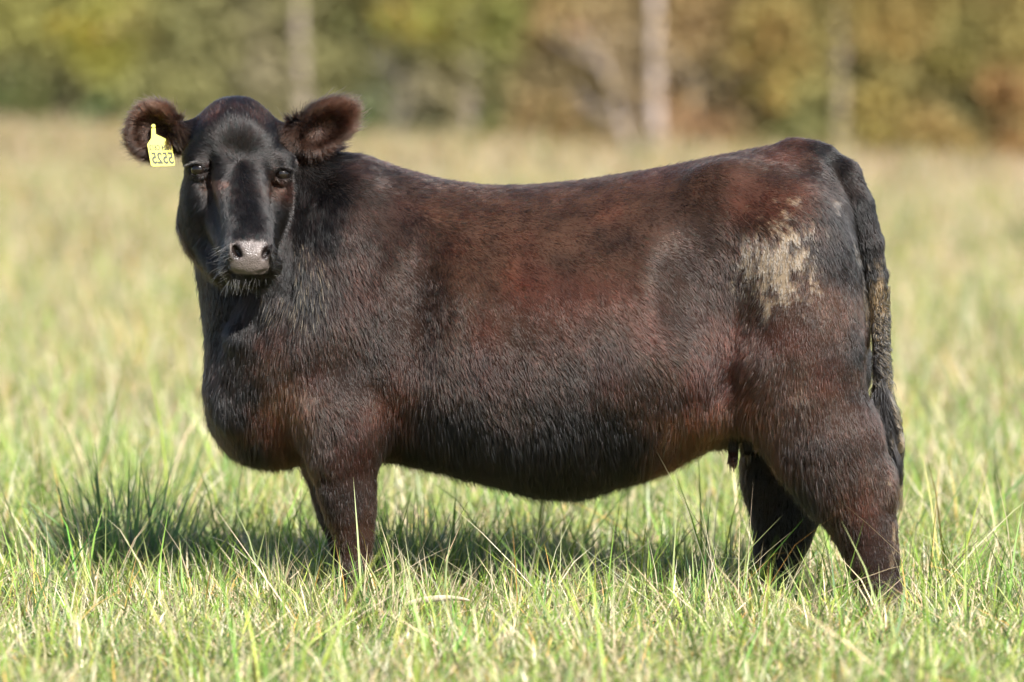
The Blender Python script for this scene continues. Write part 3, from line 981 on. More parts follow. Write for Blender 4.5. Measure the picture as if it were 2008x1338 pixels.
# skin
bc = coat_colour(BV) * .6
bpx, bpy_, bel, ber, bhd = regions(BV)
nm = nose_mask(BV)
nose_c = np.array([.088, .071, .064]) * (1 + .25 * noise3(BV, 160, 3)[:, None] + .15 * noise3(BV, 60, 2)[:, None])
bc = bc * (1 - nm[:, None]) + nose_c * nm[:, None]
for s in NOSTR:
    w = (1 - ss(.8, 1.3, np.linalg.norm((BV - s - np.array([0, .012, 0])) / np.array([.017, .02, .022]), axis=1)))[:, None]
    bc = bc * (1 - w) + np.array([.012, .008, .007]) * w
mk = mud(BV, bpx, bpy_)[:, None]
bc = bc * (1 - mk) + np.array([.12, .09, .06]) * mk
teat = (bpy_ > 835) & (bpy_ < 885) & (bpx > 1425) & (bpx < 1486) & (BV[:, 1] < .25)
bc[teat] = (.02, .018, .017)
for c, sx in EYES:
    w = np.exp(-(np.linalg.norm(BV - c, axis=1) / .032) ** 4)[:, None]
    bc = bc * (1 - w) + np.array([.008, .006, .0055]) * w

mS, tS, bS, oS = new_mat("heifer_skin_material")
aS = tS.nodes.new("ShaderNodeAttribute"); aS.attribute_name = "col"
wS = tS.nodes.new("ShaderNodeAttribute"); wS.attribute_name = "wet"
tS.links.new(aS.outputs["Color"], bS.inputs["Base Color"])
rS = tS.nodes.new("ShaderNodeMapRange"); rS.inputs[3].default_value = 0.75; rS.inputs[4].default_value = 0.30
tS.links.new(wS.outputs["Fac"], rS.inputs[0]); tS.links.new(rS.outputs[0], bS.inputs["Roughness"])
pS = tS.nodes.new("ShaderNodeMapRange"); pS.inputs[3].default_value = 0.08; pS.inputs[4].default_value = 0.45
tS.links.new(wS.outputs["Fac"], pS.inputs[0]); tS.links.new(pS.outputs[0], bS.inputs["Specular IOR Level"])
vS = tS.nodes.new("ShaderNodeTexVoronoi"); vS.inputs["Scale"].default_value = 330
gS = tS.nodes.new("ShaderNodeNewGeometry"); tS.links.new(gS.outputs["Position"], vS.inputs["Vector"])
uS = tS.nodes.new("ShaderNodeBump"); tS.links.new(wS.outputs["Fac"], uS.inputs["Strength"]); uS.inputs["Distance"].default_value = 0.0015
tS.links.new(vS.outputs["Distance"], uS.inputs["Height"]); tS.links.new(uS.outputs[0], bS.inputs["Normal"])

COW_AT = (0.05, 0.0, 0.0)
cow = empty("cow", COW_AT, "dark brown and black heifer standing side-on in grass, looking at the camera, yellow ear tag", "cow")


def under_cow(o, parent=None):
    o.parent = parent or cow
    if parent is None:
        o.matrix_parent_inverse = Matrix.Translation(-Vector(COW_AT))
    return o


body = under_cow(mesh_np("body", BV, BQ, mS, col=bc))
wa = body.data.attributes.new("wet", 'FLOAT', 'POINT')
wa.data.foreach_set("value", nm.astype(np.float32))


def coat(n_hair=430000, M=5):
    # roots by area, denser where the coat shows
    area = np.linalg.norm(BFN, axis=1) * 0.5
    fc = BV[BQ].mean(1); fn = BFN / (np.linalg.norm(BFN, axis=1)[:, None] + 1e-12)
    px, py, el, er, head = regions(fc)
    w = np.where(fn[:, 1] < .35, 1.0, .35)
    w = np.where(head, w * 2.4, w); w = np.where(el | er, w * 2.2, w)
    w *= 1 - nose_mask(fc)
    for c, sx in EYES:
        w *= 1 - np.exp(-(np.linalg.norm((fc - c) * np.array([1, .7, 1.2]), axis=1) / .027) ** 8)
    for s in NOSTR:
        w *= ss(.014, .022, np.linalg.norm(fc - s, axis=1))
    tt = (py > 848) & (py < 890) & (px > 1425) & (px < 1486) & (fc[:, 1] < .25) & (fc[:, 2] < U(1450, 842, 0)[2])
    w = np.where(tt, w * .02, w)
    pr = area * w; pr /= pr.sum()
    k = rng.choice(len(BQ), n_hair, p=pr)
    a, b = rng.random(n_hair)[:, None], rng.random(n_hair)[:, None]
    q = BQ[k]
    p = (BV[q[:, 0]] * (1 - a) + BV[q[:, 1]] * a) * (1 - b) + (BV[q[:, 3]] * (1 - a) + BV[q[:, 2]] * a) * b
    n = (BN[q[:, 0]] * (1 - a) + BN[q[:, 1]] * a) * (1 - b) + (BN[q[:, 3]] * (1 - a) + BN[q[:, 2]] * a) * b
    n /= np.linalg.norm(n, axis=1)[:, None]
    px, py, el, er, head = regions(p)
    ears = el | er
    # direction
    fl = idw(px, py, FLOW)
    d = np.stack([fl[:, 0], np.zeros(n_hair), fl[:, 1]], 1)
    L = idw(px, py, LEN)[:, 0]
    if head.any():
        h = head
        wc = U(468, 322, -.2)
        dd = p[h] - wc; dd[:, 1] *= .4
        dd /= np.linalg.norm(dd, axis=1)[:, None]
        side = (np.abs(px[h] - 470) > 62) & (py[h] > 330)
        dd[side] = dd[side] * .5 + np.array([0, .8, -.5])
        d[h] = dd
        L[h] = .0125 + .006 * np.exp(-((px[h] - 462) / 55) ** 2 - ((py[h] - 215) / 50) ** 2) + .004 * ((py[h] > 400) & (np.abs(px[h] - 475) > 50))
    for msk, c, root, L0 in ((el, EAR_L, U(365, 268, -.04), 1.0), (er, EAR_R, U(560, 278, -.04), 1.0)):
        if msk.any():
            dd = p[msk] - root
            ax = (c - root); ax = ax / np.linalg.norm(ax)
            rad = p[msk] - c; rad[:, 1] *= .6
            rl = np.linalg.norm(rad, axis=1)[:, None]
            dd = .75 * ax + .9 * rad / (rl + 1e-6) + np.array([0, -.35, -.1])
            d[msk] = dd
            L[msk] = (.014 + .024 * ss(.03, .07, rl[:, 0])) * (.75 + .5 * rng.random(msk.sum()))
    d /= np.linalg.norm(d, axis=1)[:, None] + 1e-9
    # tufts: whole patches lean together
    amp = np.where(head, .14, .22)[:, None]
    j = np.stack([noise3(p, 20, s) for s in (21, 22, 23)], 1) * .6 + np.stack([noise3(p, 62, s) for s in (24, 25, 26)], 1) * .7
    d = d + amp * j + rng.normal(size=(n_hair, 3)) * .075
    t = d - n * (d * n).sum(1)[:, None]
    tl = np.linalg.norm(t, axis=1)[:, None]
    t = t / (tl + 1e-9)
    L = L * (.6 + .7 * rng.random(n_hair)) * (1.0 + .25 * noise3(p, 7, 33))
    mm = mud(p, px, py)
    L = np.where(mm > .3, L * .65 + .003, L)
    # lift off the skin, laying back towards the tip
    lift = np.where(ears, .75, np.where(head, .25, .24 + .16 * ss(.020, .034, L))) + .10 * noise3(p, 48, 31) + .07 * rng.normal(size=n_hair)
    stray = rng.random(n_hair) < np.where(head, .03, .05 + .09 * ss(.020, .032, L))
    lift = np.where(stray, lift + .45 * rng.random(n_hair), lift)
    L = np.where(stray, L * 1.25, L)
    fringe = ss(.1, .7, -n[:, 2]) * (~head) * (~ears) * ss(.018, .028, L)
    lift = lift + fringe * (.25 + .5 * rng.random(n_hair))
    L = L * (1 + .18 * fringe)
    lift = np.clip(lift, .08, 1.25)
    # the hanging fringe under the belly and chest follows gravity
    under = ss(.25, .8, -n[:, 2]) * (~head) * (~ears)
    pts = np.zeros((n_hair, M, 3)); pts[:, 0] = p - n * np.where(head, .0003, .0015)[:, None]
    cur = pts[:, 0].copy()
    seg = (L / (M - 1))[:, None]
    bend = np.stack([noise3(p, 90, s) for s in (41, 42, 43)], 1) * .22
    bend -= n * (bend * n).sum(1)[:, None]
    for i in range(1, M):
        al = lift * (1.15 - .85 * i / (M - 1))
        v = t * np.cos(al)[:, None] + n * np.sin(al)[:, None] + bend * (i / (M - 1))
        v[:, 2] -= under * .9
        v /= np.linalg.norm(v, axis=1)[:, None]
        cur = cur + v * seg
        pts[:, i] = cur
    # clumping: tips drawn to a nearby lead hair
    g = np.floor(p / np.where(mm > .3, .011, .0050)[:, None] + .35 * j).astype(np.int64)
    key = ((g[:, 0] + 4096) << 28) + ((g[:, 1] + 4096) << 14) + (g[:, 2] + 4096)
    _, inv = np.unique(key, return_inverse=True)
    cnt = np.bincount(inv)
    mean = np.stack([np.bincount(inv, pts[:, -1, c]) / cnt for c in range(3)], 1)[inv]
    cs = (.05 + .28 * np.clip(noise3(p, 16, 51) + .35, 0, 1)); cs = np.where(mm > .3, .92, cs); cs = np.where(head, cs * .4, cs)
    longish = ss(.022, .034, L); cs = np.maximum(cs, longish * .6 * (~ears)); cs = np.where(stray, cs * .2, cs)
    dlt = mean - pts[:, -1]
    dlt *= np.minimum(1, .35 * L / (np.linalg.norm(dlt, axis=1) + 1e-9))[:, None]
    for i in range(1, M):
        pts[:, i] += dlt * (cs * (i / (M - 1)) ** 1.5)[:, None]
    # colours
    ck = np.clip(1 + .20 * rng.normal(size=len(cnt)), .45, 1.8)[inv]
    cr = (1 + .22 * rng.normal(size=len(cnt)))[inv]
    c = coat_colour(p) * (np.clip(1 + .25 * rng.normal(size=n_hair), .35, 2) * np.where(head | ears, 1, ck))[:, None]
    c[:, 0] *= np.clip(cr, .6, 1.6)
    mc = np.where((px > 1694)[:, None], np.array([.135, .088, .042]), np.array([.128, .104, .078])) * (1 + .2 * rng.normal(size=n_hair))[:, None]
    mr = np.clip(mm * 1.0 + .42 * rng.normal(size=n_hair) * (mm > .05), 0, 1)[:, None]
    c = c * (1 - mr) + mc * mr
    # straw stained strands on the neck
    st = (rng.random(n_hair) < .07) & (np.sqrt(((px - 575) / 75) ** 2 + ((py - 560) / 90) ** 2) < 1) & (~head)
    c[st] = np.array([.22, .14, .065])
    lc = (np.sqrt(((px - 428) / 40) ** 2 + ((py - 358) / 16) ** 2) < .6) & head
    c[lc] = c[lc] * .4 + np.array([.06, .026, .017]) * .6
    cp = np.repeat(c[:, None, :], M, 1)
    tipk = np.linspace(0, 1, M)[None, :, None]
    tip = np.where(ears[:, None], np.array([[.042, .021, .0125]]), c * 1.25)
    cp = cp * (1 - .6 * tipk) + tip[:, None, :] * .6 * tipk
    st3 = st[:, None, None] & (tipk < .4)
    cp = np.where(st3, np.array([.02, .015, .012]), cp)
    r0 = np.where(head, .00042, .00045) * (.7 + .6 * rng.random(n_hair))
    r0 = np.where(mm > .3, .0009, r0); r0 = np.where(st, .0008, r0)
    rad = r0[:, None] * np.array([1.0, 1.0, .85, .6, .2])[None]
    return under_cow(curves_obj("coat", pts, rad, np.clip(cp, .0015, .6), M_COAT))


coat_o = coat(760000)
coat_o["kind"] = "stuff"

# ---- eyes
m_eye = simple("eyeball_material", (.006, .004, .003), .08, .35)
m_lens = simple("iris_material", (.03, .018, .010), .25, .5)
for c, sx in EYES:
    bm = bmesh.new()
    bmesh.ops.create_uvsphere(bm, u_segments=24, v_segments=16, radius=.0205)
    me = bpy.data.meshes.new("eye"); bm.to_mesh(me); bm.free()
    for p_ in me.polygons:
        p_.use_smooth = True
    me.materials.append(m_eye)
    o = bpy.data.objects.new("eye", me); C.objects.link(o); o.location = c
    under_cow(o)


# eyelashes and whiskers
def strands(name, roots, dirs, L, r, col, mat, parent=None, bend=(0, 0, -.3), M=5, jit=.12):
    n = len(roots)
    pts = np.zeros((n, M, 3)); cur = np.array(roots, float)
    d = np.array(dirs, float); d /= np.linalg.norm(d, axis=1)[:, None]
    d = d + rng.normal(size=(n, 3)) * jit
    pts[:, 0] = cur
    L = np.broadcast_to(np.array(L, float), (n,))
    for i in range(1, M):
        v = d + np.array(bend)[None] * (i / (M - 1)); v /= np.linalg.norm(v, axis=1)[:, None]
        cur = cur + v * (L / (M - 1))[:, None]; pts[:, i] = cur
    rad = np.broadcast_to(r * np.linspace(1, .25, M)[None], (n, M))
    cc = np.broadcast_to(np.array(col, float).reshape(-1, 1, 3), (n, M, 3)) if np.ndim(col) == 1 else np.repeat(np.array(col)[:, None], M, 1)
    return under_cow(curves_obj(name, pts, rad, cc, mat), parent)


for c, sx in EYES:
    n = 46
    a = rng.uniform(-1, 1, n)
    roots = c[None] + np.stack([a * .022 + .002 * sx, -.022 - .004 * (1 - a ** 2), .012 + .010 * (1 - a ** 2)], 1)
    dirs = np.stack([a * .5 + .55 * sx, -.6 + 0 * a, -.02 + .25 * rng.random(n)], 1)
    strands("eyelashes", roots, dirs, .017, .00045, (.10, .09, .08), M_SWITCH, bend=(0, 0, -.5))
wr, wd = [], []
for _ in range(110):
    s_ = -1 if rng.random() < .6 else 1
    px_ = (446 + rng.uniform(-22, 8)) if s_ < 0 else (532 + rng.uniform(-6, 12))
    py_ = rng.uniform(478, 552)
    wr.append(surf(px_, py_)); wd.append((s_ * (.7 + .5 * rng.random()), -.5, rng.uniform(-.7, .15)))
for _ in range(24):
    wr.append(surf(rng.uniform(445, 525), rng.uniform(543, 556))); wd.append((rng.uniform(-.4, .4), -.5, -.9))
strands("whiskers", wr, wd, rng.uniform(.018, .05, len(wr)), .00032, (.05, .046, .042), M_SWITCH, jit=.25)

# ---- hooves
m_hoof = simple("hoof_material", (.03, .025, .022), .5)
for c in HOOF:
    prof = [(0.062, 0.0), (0.060, 0.02), (0.053, 0.045), (0.046, 0.068), (0.030, 0.075)]
    V, Fq = [], []
    for sgn in (-1, 1):
        b0 = len(V); S = 14
        for r, z in prof:
            for j in range(S):
                th = 2 * math.pi * j / S
                x = -.012 + r * math.cos(th) * (1.15 if math.cos(th) < 0 else .9) - (.068 - z) * .18
                y = sgn * .027 + r * .46 * math.sin(th)
                V.append((c[0] + x, c[1] + y, z + .002))
        for i in range(len(prof) - 1):
            for j in range(S):
                j2 = (j + 1) % S
                Fq.append((b0 + i * S + j, b0 + i * S + j2, b0 + (i + 1) * S + j2, b0 + (i + 1) * S + j))
    under_cow(mesh_np("hoof", np.array(V), np.array(Fq), m_hoof))


# ---- tail switch: long matted hair hanging to the hock
def tail_switch(n=9000, M=14):
    top = np.linspace(0, 1, n)
    t0 = rng.random(n) ** .8
    a = np.array([U(1724, 560, yc(1690) - .07), U(1733, 790, yc(1690) - .07)])
    base = a[0] + (a[1] - a[0]) * t0[:, None]
    ang = rng.random(n) * 6.283; rr = (.024 - .012 * t0) * (.7 + .3 * rng.random(n))
    root = base + np.stack([np.cos(ang) * rr, np.sin(ang) * rr, 0 * rr], 1)
    NL = 84
    lock = rng.integers(0, NL, n)
    lx = np.clip(rng.normal(size=NL), -1.6, 1.4) * .020; ly = np.clip(rng.normal(size=NL), -1.5, 1.5) * .018; ph = rng.random(NL) * 6.28; fr = rng.uniform(10, 24, NL)
    endz = U(0 + 1745, 1000, 0)[2] + np.abs(rng.normal(size=NL)) * .085
    ez = endz[lock] + rng.random(n) * .03
    ez = np.where(t0 < .45, root[:, 2] - .05 - .12 * rng.random(n), ez)
    pts = np.zeros((n, M, 3))
    axis_x = lambda z: np.interp(z, [U(0, 1000, 0)[2], U(0, 930, 0)[2], U(0, 850, 0)[2], U(0, 760, 0)[2], U(0, 620, 0)[2]],
                                 [U(1757, 0, -.1)[0], U(1746, 0, -.1)[0], U(1734, 0, -.1)[0], U(1731, 0, -.1)[0], U(1726, 0, -.1)[0]])
    jt = rng.normal(size=(n, 2)) * .0028
    for i in range(M):
        t = i / (M - 1)
        z = root[:, 2] + (ez - root[:, 2]) * t
        wid = np.sin(np.clip(t * 1.15, 0, 1) * math.pi) * .55 + .45 * (t < .5)
        wave = .013 * t * np.sin(fr[lock] * t + ph[lock])
        tx = axis_x(z) + lx[lock] * (.30 + 1.0 * np.exp(-((z - U(0, 840, 0)[2]) / .11) ** 2)) + wave
        ty = yc(1690) - .06 + ly[lock] + .008 * np.sin(fr[lock] * .8 * t + ph[lock] + 1)
        w = ss(0, .55, np.full(n, t))
        jit = jt * (.2 + t)
        pts[:, i, 0] = root[:, 0] * (1 - w) + tx * w + np.cos(ang) * .006 * (1 - t) + jit[:, 0]
        pts[:, i, 1] = root[:, 1] * (1 - w) + ty * w + np.sin(ang) * .006 * (1 - t) + jit[:, 1]
        pts[:, i, 2] = z
    brown = rng.random(NL) < .22
    c = np.where(brown[lock][:, None], np.array([.10, .07, .04]), np.array([.007, .006, .006])) * (1 + .25 * rng.normal(size=n))[:, None]
    md = (rng.random(n) < .55) & (t0 < .2 + .15 * rng.random(n))
    c[md] = np.array([.135, .088, .042]) * (1 + .25 * rng.normal(size=md.sum()))[:, None]
    c = np.clip(c, .004, .6)
    tk = np.linspace(0, 1, M)[None, :, None]
    tipc = np.where((rng.random(NL) < .55)[lock][:, None], np.array([.20, .14, .08]), c)
    cp = c[:, None] * (1 - ss(.72, 1, tk)) + tipc[:, None] * ss(.72, 1, tk)
    rad = np.full((n, M), .0010) * np.linspace(1, .4, M)[None]
    return under_cow(curves_obj("tail_switch", pts, rad, cp, M_SWITCH))


tail_switch()


# ---- ear tag
def ear_tag():
    m_tag = simple("yellow_tag_material", (.36, .335, .028), .5, .4)
    m_ink = simple("tag_ink_material", (.03, .032, .015), .6, .3)
    Yt = surf(318, 262)[1] - .030
    o0 = U(317, 292, Yt)
    s = 1 / 735.0
    out = [(298, 243), (305, 242), (306, 262), (330, 274), (337, 284), (342.5, 323), (340, 327), (299, 328), (295.5, 325), (289, 283), (297, 270)]
    P = [((x - 317) * s, -(y - 292) * s) for x, y in out]
    bm = bmesh.new()
    vs = [bm.verts.new((x, 0, z)) for x, z in P]
    fcc = bm.faces.new(vs)
    ext = bmesh.ops.extrude_face_region(bm, geom=[fcc])
    bmesh.ops.translate(bm, vec=(0, .0022, 0), verts=[e for e in ext['geom'] if isinstance(e, bmesh.types.BMVert)])
    bmesh.ops.recalc_face_normals(bm, faces=bm.faces)
    bmesh.ops.bevel(bm, geom=[e for e in bm.edges], offset=.0006, segments=2, affect='EDGES')
    me = bpy.data.meshes.new("ear_tag"); bm.to_mesh(me); bm.free()
    me.materials.append(m_tag)
    tag = bpy.data.objects.new("ear_tag", me); C.objects.link(tag)
    tag["label"] = "yellow plastic ear tag with mirrored black numbers"
    tag.location = o0
    tag.rotation_euler = (math.radians(-18), 0, math.radians(6))
    under_cow(tag)
    # stud through the ear
    bm = bmesh.new()
    bmesh.ops.create_cone(bm, cap_ends=True, segments=14, radius1=.0062, radius2=.005, depth=.005,
                          matrix=Matrix.Translation((-15.5 * s, -.001, 46 * s)) @ Matrix.Rotation(math.pi / 2, 4, 'X'))
    me = bpy.data.meshes.new("stud"); bm.to_mesh(me); bm.free(); me.materials.append(m_tag)
    st = bpy.data.objects.new("stud", me); C.objects.link(st); st.parent = tag

    def line(txt, cx, cz, w, h, name):
        cu = bpy.data.curves.new("lettering", 'FONT'); cu.body = txt
        cu.align_x = 'CENTER'; cu.align_y = 'CENTER'; cu.extrude = 0.0; cu.offset = 0.03
        ob = bpy.data.objects.new("tmp", cu); C.objects.link(ob)
        dg = bpy.context.evaluated_depsgraph_get()
        me = bpy.data.meshes.new_from_object(ob.evaluated_get(dg))
        bpy.data.objects.remove(ob)
        co = np.zeros(len(me.vertices) * 3, dtype=np.float32); me.vertices.foreach_get("co", co)
        co = co.reshape(-1, 3)
        mn, mx = co.min(0), co.max(0)
        x = -((co[:, 0] - (mn[0] + mx[0]) / 2) / (mx[0] - mn[0]) * w)       # mirrored, as on the photo
        z = (co[:, 1] - (mn[1] + mx[1]) / 2) / (mx[1] - mn[1]) * h
        sh = .14 * z
        co = np.stack([cx + x - sh, np.full(len(x), -.0006), cz + z + x * -.0], 1).astype(np.float32)
        me.vertices.foreach_set("co", co.ravel()); me.update()
        me.materials.append(m_ink)
        t = bpy.data.objects.new(name, me); C.objects.link(t); t.parent = tag
    line("5525", (318.5 - 317) * s, -(311 - 292) * s, 42 * s, 24 * s, "lettering")
    line("1624 C612", (313.5 - 317) * s, -(289.5 - 292) * s, 41 * s, 11 * s, "lettering")


ear_tag()

# ------------------------------------------------------------------ grass
GREEN = np.array([.125, .215, .034]); YGREEN = np.array([.235, .285, .052]); DGREEN = np.array([.05, .11, .028])
STRAW = np.array([.41, .345, .215]); PALE = np.array([.56, .48, .34]); GOLD = np.array([.42, .27, .075])


def blades(p, az, th0, curl, L, W, col, nseg=3, twist=None, tipcol=None):
    """p (N,3) roots; az lean azimuth; th0 start angle from the vertical; curl added by the tip"""
    N = len(p)
    d = np.stack([np.cos(az), np.sin(az)], 1)
    fa = az + math.pi / 2 + (twist if twist is not None else rng.normal(size=N) * .6)
    wv = np.stack([np.cos(fa), np.sin(fa), np.zeros(N)], 1)
    rows = []
    cur = p.copy()
    seg = L / nseg
    for i in range(nseg + 1):
        t = i / nseg
        w = W * (0.75 + .5 * t if t < .4 else (1 - t) * 1.55) * .5
        if i == nseg:
            rows.append((cur.copy(),))
        else:
            rows.append((cur - wv * w[:, None], cur + wv * w[:, None]))
        th = th0 + curl * ((i + .5) / nseg) ** 1.2
        v = np.stack([d[:, 0] * np.sin(th), d[:, 1] * np.sin(th), np.cos(th)], 1)
        cur = cur + v * seg[:, None]
    nv = 2 * nseg + 1
    V = np.zeros((N, nv, 3)); c = np.zeros((N, nv, 3))
    tipcol = col if tipcol is None else tipcol
    for i in range(nseg):
        V[:, 2 * i] = rows[i][0]; V[:, 2 * i + 1] = rows[i][1]
        t = i / nseg
        cc = col * (1 - t) + tipcol * t
        c[:, 2 * i] = cc; c[:, 2 * i + 1] = cc
    V[:, -1] = rows[-1][0]; c[:, -1] = tipcol
    T = []
    for i in range(nseg - 1):
        a = 2 * i
        T += [(a, a + 1, a + 3), (a, a + 3, a + 2)]
    a = 2 * (nseg - 1)
    T.append((a, a + 1, a + 2))
    T = (np.arange(N)[:, None, None] * nv + np.array(T)[None]).reshape(-1, 3)
    return V.reshape(-1, 3), T, c.reshape(-1, 3)


class Grass:
    def __init__(self):
        self.V, self.T, self.C, self.n = [], [], [], 0

    def add(self, r):
        v, t, c = r
        self.V.append(v); self.T.append(t + self.n); self.C.append(c); self.n += len(v)

    def build(self, name, parent=None):
        return mesh_np(name, np.concatenate(self.V), np.concatenate(self.T), M_GRASS, parent, smooth=False, col=np.concatenate(self.C), n=3)


def scatter(n, d0, d1, k=.135, pad=.55):
    d = d0 + (d1 - d0) * rng.random(n * 2)
    keep = rng.random(n * 2) < (k * d + pad) / (k * d1 + pad)
    d = d[keep][:n]
    x = (rng.random(len(d)) * 2 - 1) * (k * d + pad)
    return np.stack([x, d - CAM_D, np.zeros(len(d))], 1)


def mixcol(p, dry):
    N = len(p)
    g = noise2(p[:, 0], p[:, 1], 1.4, 61) * .5 + noise2(p[:, 0], p[:, 1], .35, 62) * .6
    u = rng.random(N)
    r = rng.random(N)
    base = np.where((r < .5)[:, None], GREEN, np.where((r < .84)[:, None], YGREEN, DGREEN))
    isdry = u < np.clip(dry - .22 * g, .04, .95)
    r2 = rng.random(N)
    drc = np.where((r2 < .6)[:, None], STRAW, np.where((r2 < .88)[:, None], PALE, GOLD))
    c = np.where(isdry[:, None], drc, base)
    c = c * np.clip(1 + .2 * rng.normal(size=N), .5, 1.6)[:, None]
    c[:, 0] *= 1 + .10 * rng.normal(size=N)
    tip = np.where((~isdry & (rng.random(N) < .35))[:, None], c * .5 + STRAW * .55, c)
    return np.clip(c, .01, .75), np.clip(tip, .01, .75), isdry


def zone(G, n, d0, d1, h, w, dry, nseg, tall=.06, lying=.25, tint=(1, 1, 1), side=0):
    p = scatter(n, d0, d1) if not side else scatter(n, d0, d1, .45, 1.5)
    if side:      # thinner growth to either side of the view
        p = p[np.abs(p[:, 0]) > .13 * (p[:, 1] + CAM_D) + .5]
    N = len(p)
    hh = h * (1 + .45 * noise2(p[:, 0], p[:, 1], 2.2, 71) + .25 * noise2(p[:, 0], p[:, 1], 6.0, 72))
    L = hh * (.55 + .8 * rng.random(N))
    tl = rng.random(N) < tall
    L = np.where(tl, L * 1.5, L)
    az = rng.random(N) * 6.283
    if d1 < 34:      # most blades grow in clumps and fan outwards
        nc = max(8, N // 42)
        cen = p[rng.integers(0, N, nc)]
        k = rng.integers(0, nc, N)
        inc = rng.random(N) < .68
        off = rng.normal(size=(N, 2)) * (.02 + .035 * rng.random(nc))[k][:, None]
        p[inc, :2] = (cen[k][:, :2] + off)[inc]
        az = np.where(inc, np.arctan2(off[:, 1], off[:, 0]) + rng.normal(size=N) * .5, az)
        L = np.where(inc, L * (.6 + .75 * rng.random(nc))[k], L)
    c, tip, isdry = mixcol(p, dry)
    c = c * np.array(tint); tip = tip * np.array(tint)
    th0 = np.abs(rng.normal(size=N)) * .35
    curl = np.abs(rng.normal(size=N)) * .8 + .15
    ly = rng.random(N) < np.where(isdry, lying * 1.9, lying)
    th0 = np.where(ly, rng.uniform(.8, 1.45, N), th0)
    curl = np.where(ly, np.abs(rng.normal(size=N)) * .5, curl)
    z = np.where(ly, rng.random(N) * hh * .45, 0)
    p[:, 2] = z + relief(p[:, 0], p[:, 1])
    W = w * (.55 + .9 * rng.random(N)) * np.where(isdry, .8, 1.0)
    G.add(blades(p, az, th0, curl, L, W, c, nseg, tipcol=tip))


def mat(G, n, d0, d1, L0, w, dry, top):
    """short tangled bits that make the matted layer"""
    p = scatter(n, d0, d1)
    N = len(p)
    hh = top * np.clip(1 + .5 * noise2(p[:, 0], p[:, 1], 2.2, 71) + .3 * noise2(p[:, 0], p[:, 1], 6.0, 72), .25, 1.7)
    p[:, 2] = hh * rng.random(N) ** .7
    c, tip, isdry = mixcol(p, dry)
    th0 = np.arccos(rng.uniform(-.15, 1, N)); curl = rng.normal(size=N) * .5 + .25
    G.add(blades(p, rng.random(N) * 6.283, th0, curl, L0 * (.5 + rng.random(N)), w * (.5 + .9 * rng.random(N)), c, 2, tipcol=tip))


G = Grass()
mat(G, 120000, 10.6, 14.6, .055, .0047, .44, .115)
mat(G, 40000, 14.6, 18.5, .08, .0055, .42, .13)
zone(G, 34000, 10.6, 12.4, .16, .0062, .27, 3, lying=.3, tall=.06)
zone(G, 42000, 12.4, 14.6, .185, .0062, .30, 3, lying=.2, tall=.10)
zone(G, 220, 11.5, 15.5, .34, .0028, .97, 3, lying=.08, tall=0)
zone(G, 3200, 10.6, 15.5, .27, .0048, .80, 3, lying=.6, tall=.04)
zone(G, 1400, 10.6, 15.5, .26, .0065, .05, 3, lying=.5, tall=.04)
zone(G, 42000, 14.6, 18.5, .23, .0062, .36, 3, tall=.14)
G.build("grass")["kind"] = "stuff"
G = Grass()
zone(G, 82000, 18.5, 32, .25, .009, .60, 2, tall=.12, tint=(.9, .87, .86))
zone(G, 60000, 32, 62, .28, .016, .70, 2, tint=(.76, .72, .70))
zone(G, 60000, 62, 96, .32, .034, .84, 2, tint=(.62, .57, .54))
zone(G, 26000, 9.5, 18, .19, .012, .45, 2, side=1)
zone(G, 30000, 18, 60, .28, .026, .66, 2, tint=(.78, .74, .72), side=1)
zone(G, 16000, 60, 96, .32, .05, .82, 2, tint=(.62, .57, .54), side=1)
G.build("grass")["kind"] = "stuff"


def tussock(px, Y, n, rad, hmin, hmax, w, cols, label, name="grass_tussock", lean=.55, dry=.12, cat="grass tussock"):
    base = U(px, 700, Y); base[2] = 0
    a = rng.random(n) * 6.283; r = rad * np.sqrt(rng.random(n))
    p = np.stack([base[0] + np.cos(a) * r, base[1] + np.sin(a) * r * .8, np.zeros(n)], 1) - np.array([base[0], base[1], 0])
    az = a + rng.normal(size=n) * .8
    th0 = lean * (r / rad) * rng.random(n) + .08 * np.abs(rng.normal(size=n))
    curl = np.abs(rng.normal(size=n)) * .6
    L = rng.uniform(hmin, hmax, n) * (1 - .25 * r / rad)
    k = rng.integers(0, len(cols), n)
    c = np.array(cols)[k] * (1 + .18 * rng.normal(size=n))[:, None]
    d = rng.random(n) < dry
    c[d] = STRAW * (1 + .15 * rng.normal(size=d.sum()))[:, None]
    g = Grass(); g.add(blades(p, az, th0, curl, L, w * (.5 + .8 * rng.random(n)), np.clip(c, .01, .7), 5))
    o = g.build(name)
    o.location = base
    o["label"] = label; o["category"] = cat
    return o


TUS = [(.10, .18, .06), (.13, .21, .075), (.14, .19, .11), (.11, .19, .07)]
tussock(240, .62, 340, .18, .20, .54, .0095, TUS, "dark green spiky grass tussock left of the heifer's chest", lean=.5)
tussock(690, -.55, 520, .21, .12, .33, .0066, [tuple(GREEN), tuple(YGREEN), tuple(DGREEN)], "mixed green and straw tussock hiding the heifer's front hooves", lean=.8, dry=.4)
tussock(800, .45, 420, .24, .20, .42, .009, TUS + [tuple(GREEN)], "tall dark grass tussock in the heifer's shadow behind the front leg", lean=.7)
tussock(800, -.45, 60, .12, .20, .38, .0105, [(.22, .25, .08), (.26, .28, .11), tuple(GREEN)], "few broad tall blades sprouting beside the heifer's front leg", lean=.6, dry=.3)
tussock(1420, .35, 200, .24, .16, .32, .006, TUS, "sparse dark tussock beside the far hind leg", lean=.8)
tussock(1650, -.75, 120, .12, .10, .17, .007, [tuple(GREEN), tuple(YGREEN)], "low green tussock hiding the near hind hoof", lean=.8, dry=.35)
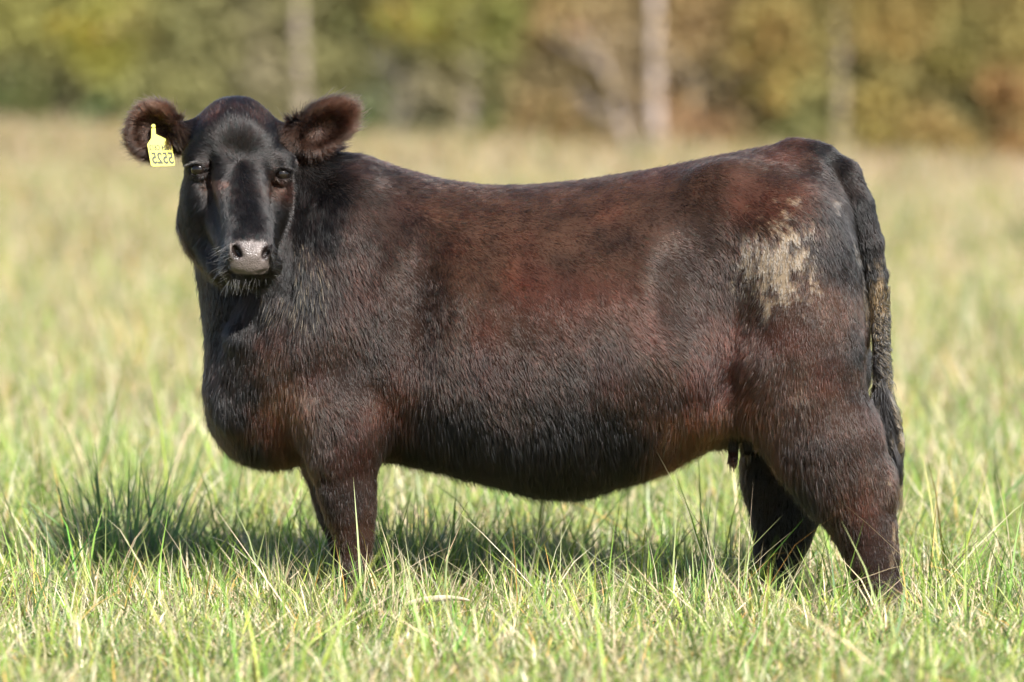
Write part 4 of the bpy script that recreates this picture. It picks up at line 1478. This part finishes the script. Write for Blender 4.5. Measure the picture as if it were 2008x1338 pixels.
tussock(1500, -.45, 160, .17, .09, .17, .005, [tuple(GREEN), tuple(YGREEN), tuple(STRAW)], "straw coloured tussock in front of the far hind hoof", lean=.8, dry=.6)
tussock(380, .15, 240, .24, .14, .30, .0065, [tuple(GREEN), tuple(YGREEN)], "upright light green tussock under the heifer's brisket at left", lean=.6, dry=.2)

MIX = [tuple(GREEN), tuple(YGREEN), tuple(DGREEN)]
for px, Y, n, rad, h0, h1, dr, lab in (
        (60, .35, 200, .22, .12, .28, .35, "green and straw tussock at the left photo edge beside the dark spiky one"),
        (520, -.15, 220, .24, .12, .27, .45, "straw flecked tussock standing in front of the heifer's brisket shadow"),
        (950, -.05, 240, .26, .12, .27, .45, "pale bent grass tussock below the middle of the belly"),
        (1080, .12, 200, .24, .13, .29, .5, "dry stemmed tussock under the lowest point of the belly"),
        (1250, .05, 220, .26, .12, .26, .4, "green and straw tussock under the rear of the belly"),
        (1590, .2, 180, .2, .12, .26, .25, "bright green tussock between the two hind legs"),
        (1850, .1, 260, .28, .14, .30, .3, "leaning green tussock right of the near hind leg"),
        (1960, -.3, 160, .2, .10, .22, .35, "short green tussock at the right edge of the photo"),
        (330, -.5, 200, .22, .10, .24, .3, "fresh green tussock in the near grass below the dark spiky one")):
    tussock(px, Y, n, rad, h0, h1, .0062, MIX, lab, lean=.9, dry=dr)


# ---- separate dry pieces lying on the grass near the front leg
def leaf_strip(px0, py0, px1, py1, Y, w, arch, col, label):
    a, b = U(px0, py0, Y), U(px1, py1, Y - .05)
    n = 12
    V = []
    for i in range(n):
        t = i / (n - 1)
        c = a + (b - a) * t + np.array([0, 0, arch * 4 * t * (1 - t)])
        ww = w * (.25 + .75 * math.sin(math.pi * min(1, .15 + t * .85)) ** .6) * .5
        V += [c + np.array([0, -.003, ww]), c + np.array([0, -.006, 0]), c + np.array([0, .003, -ww])]
    V = np.array(V)
    Fq = []
    for i in range(n - 1):
        for j in range(2):
            Fq.append((3 * i + j, 3 * i + j + 1, 3 * i + j + 4, 3 * i + j + 3))
    o = mesh_np("dry_leaf", V - a, np.array(Fq), M_GRASS, col=np.tile(np.array(col), (len(V), 1)))
    o.location = a
    o["label"] = label; o["category"] = "dry leaf"


leaf_strip(790, 1188, 922, 1178, -.62, .017, .012, (.55, .45, .33), "pale dry curved leaf lying on the grass before the belly")
leaf_strip(1075, 1235, 1125, 1195, -.62, .010, .01, (.6, .52, .38), "short cream dry leaf standing in the grass under the belly")
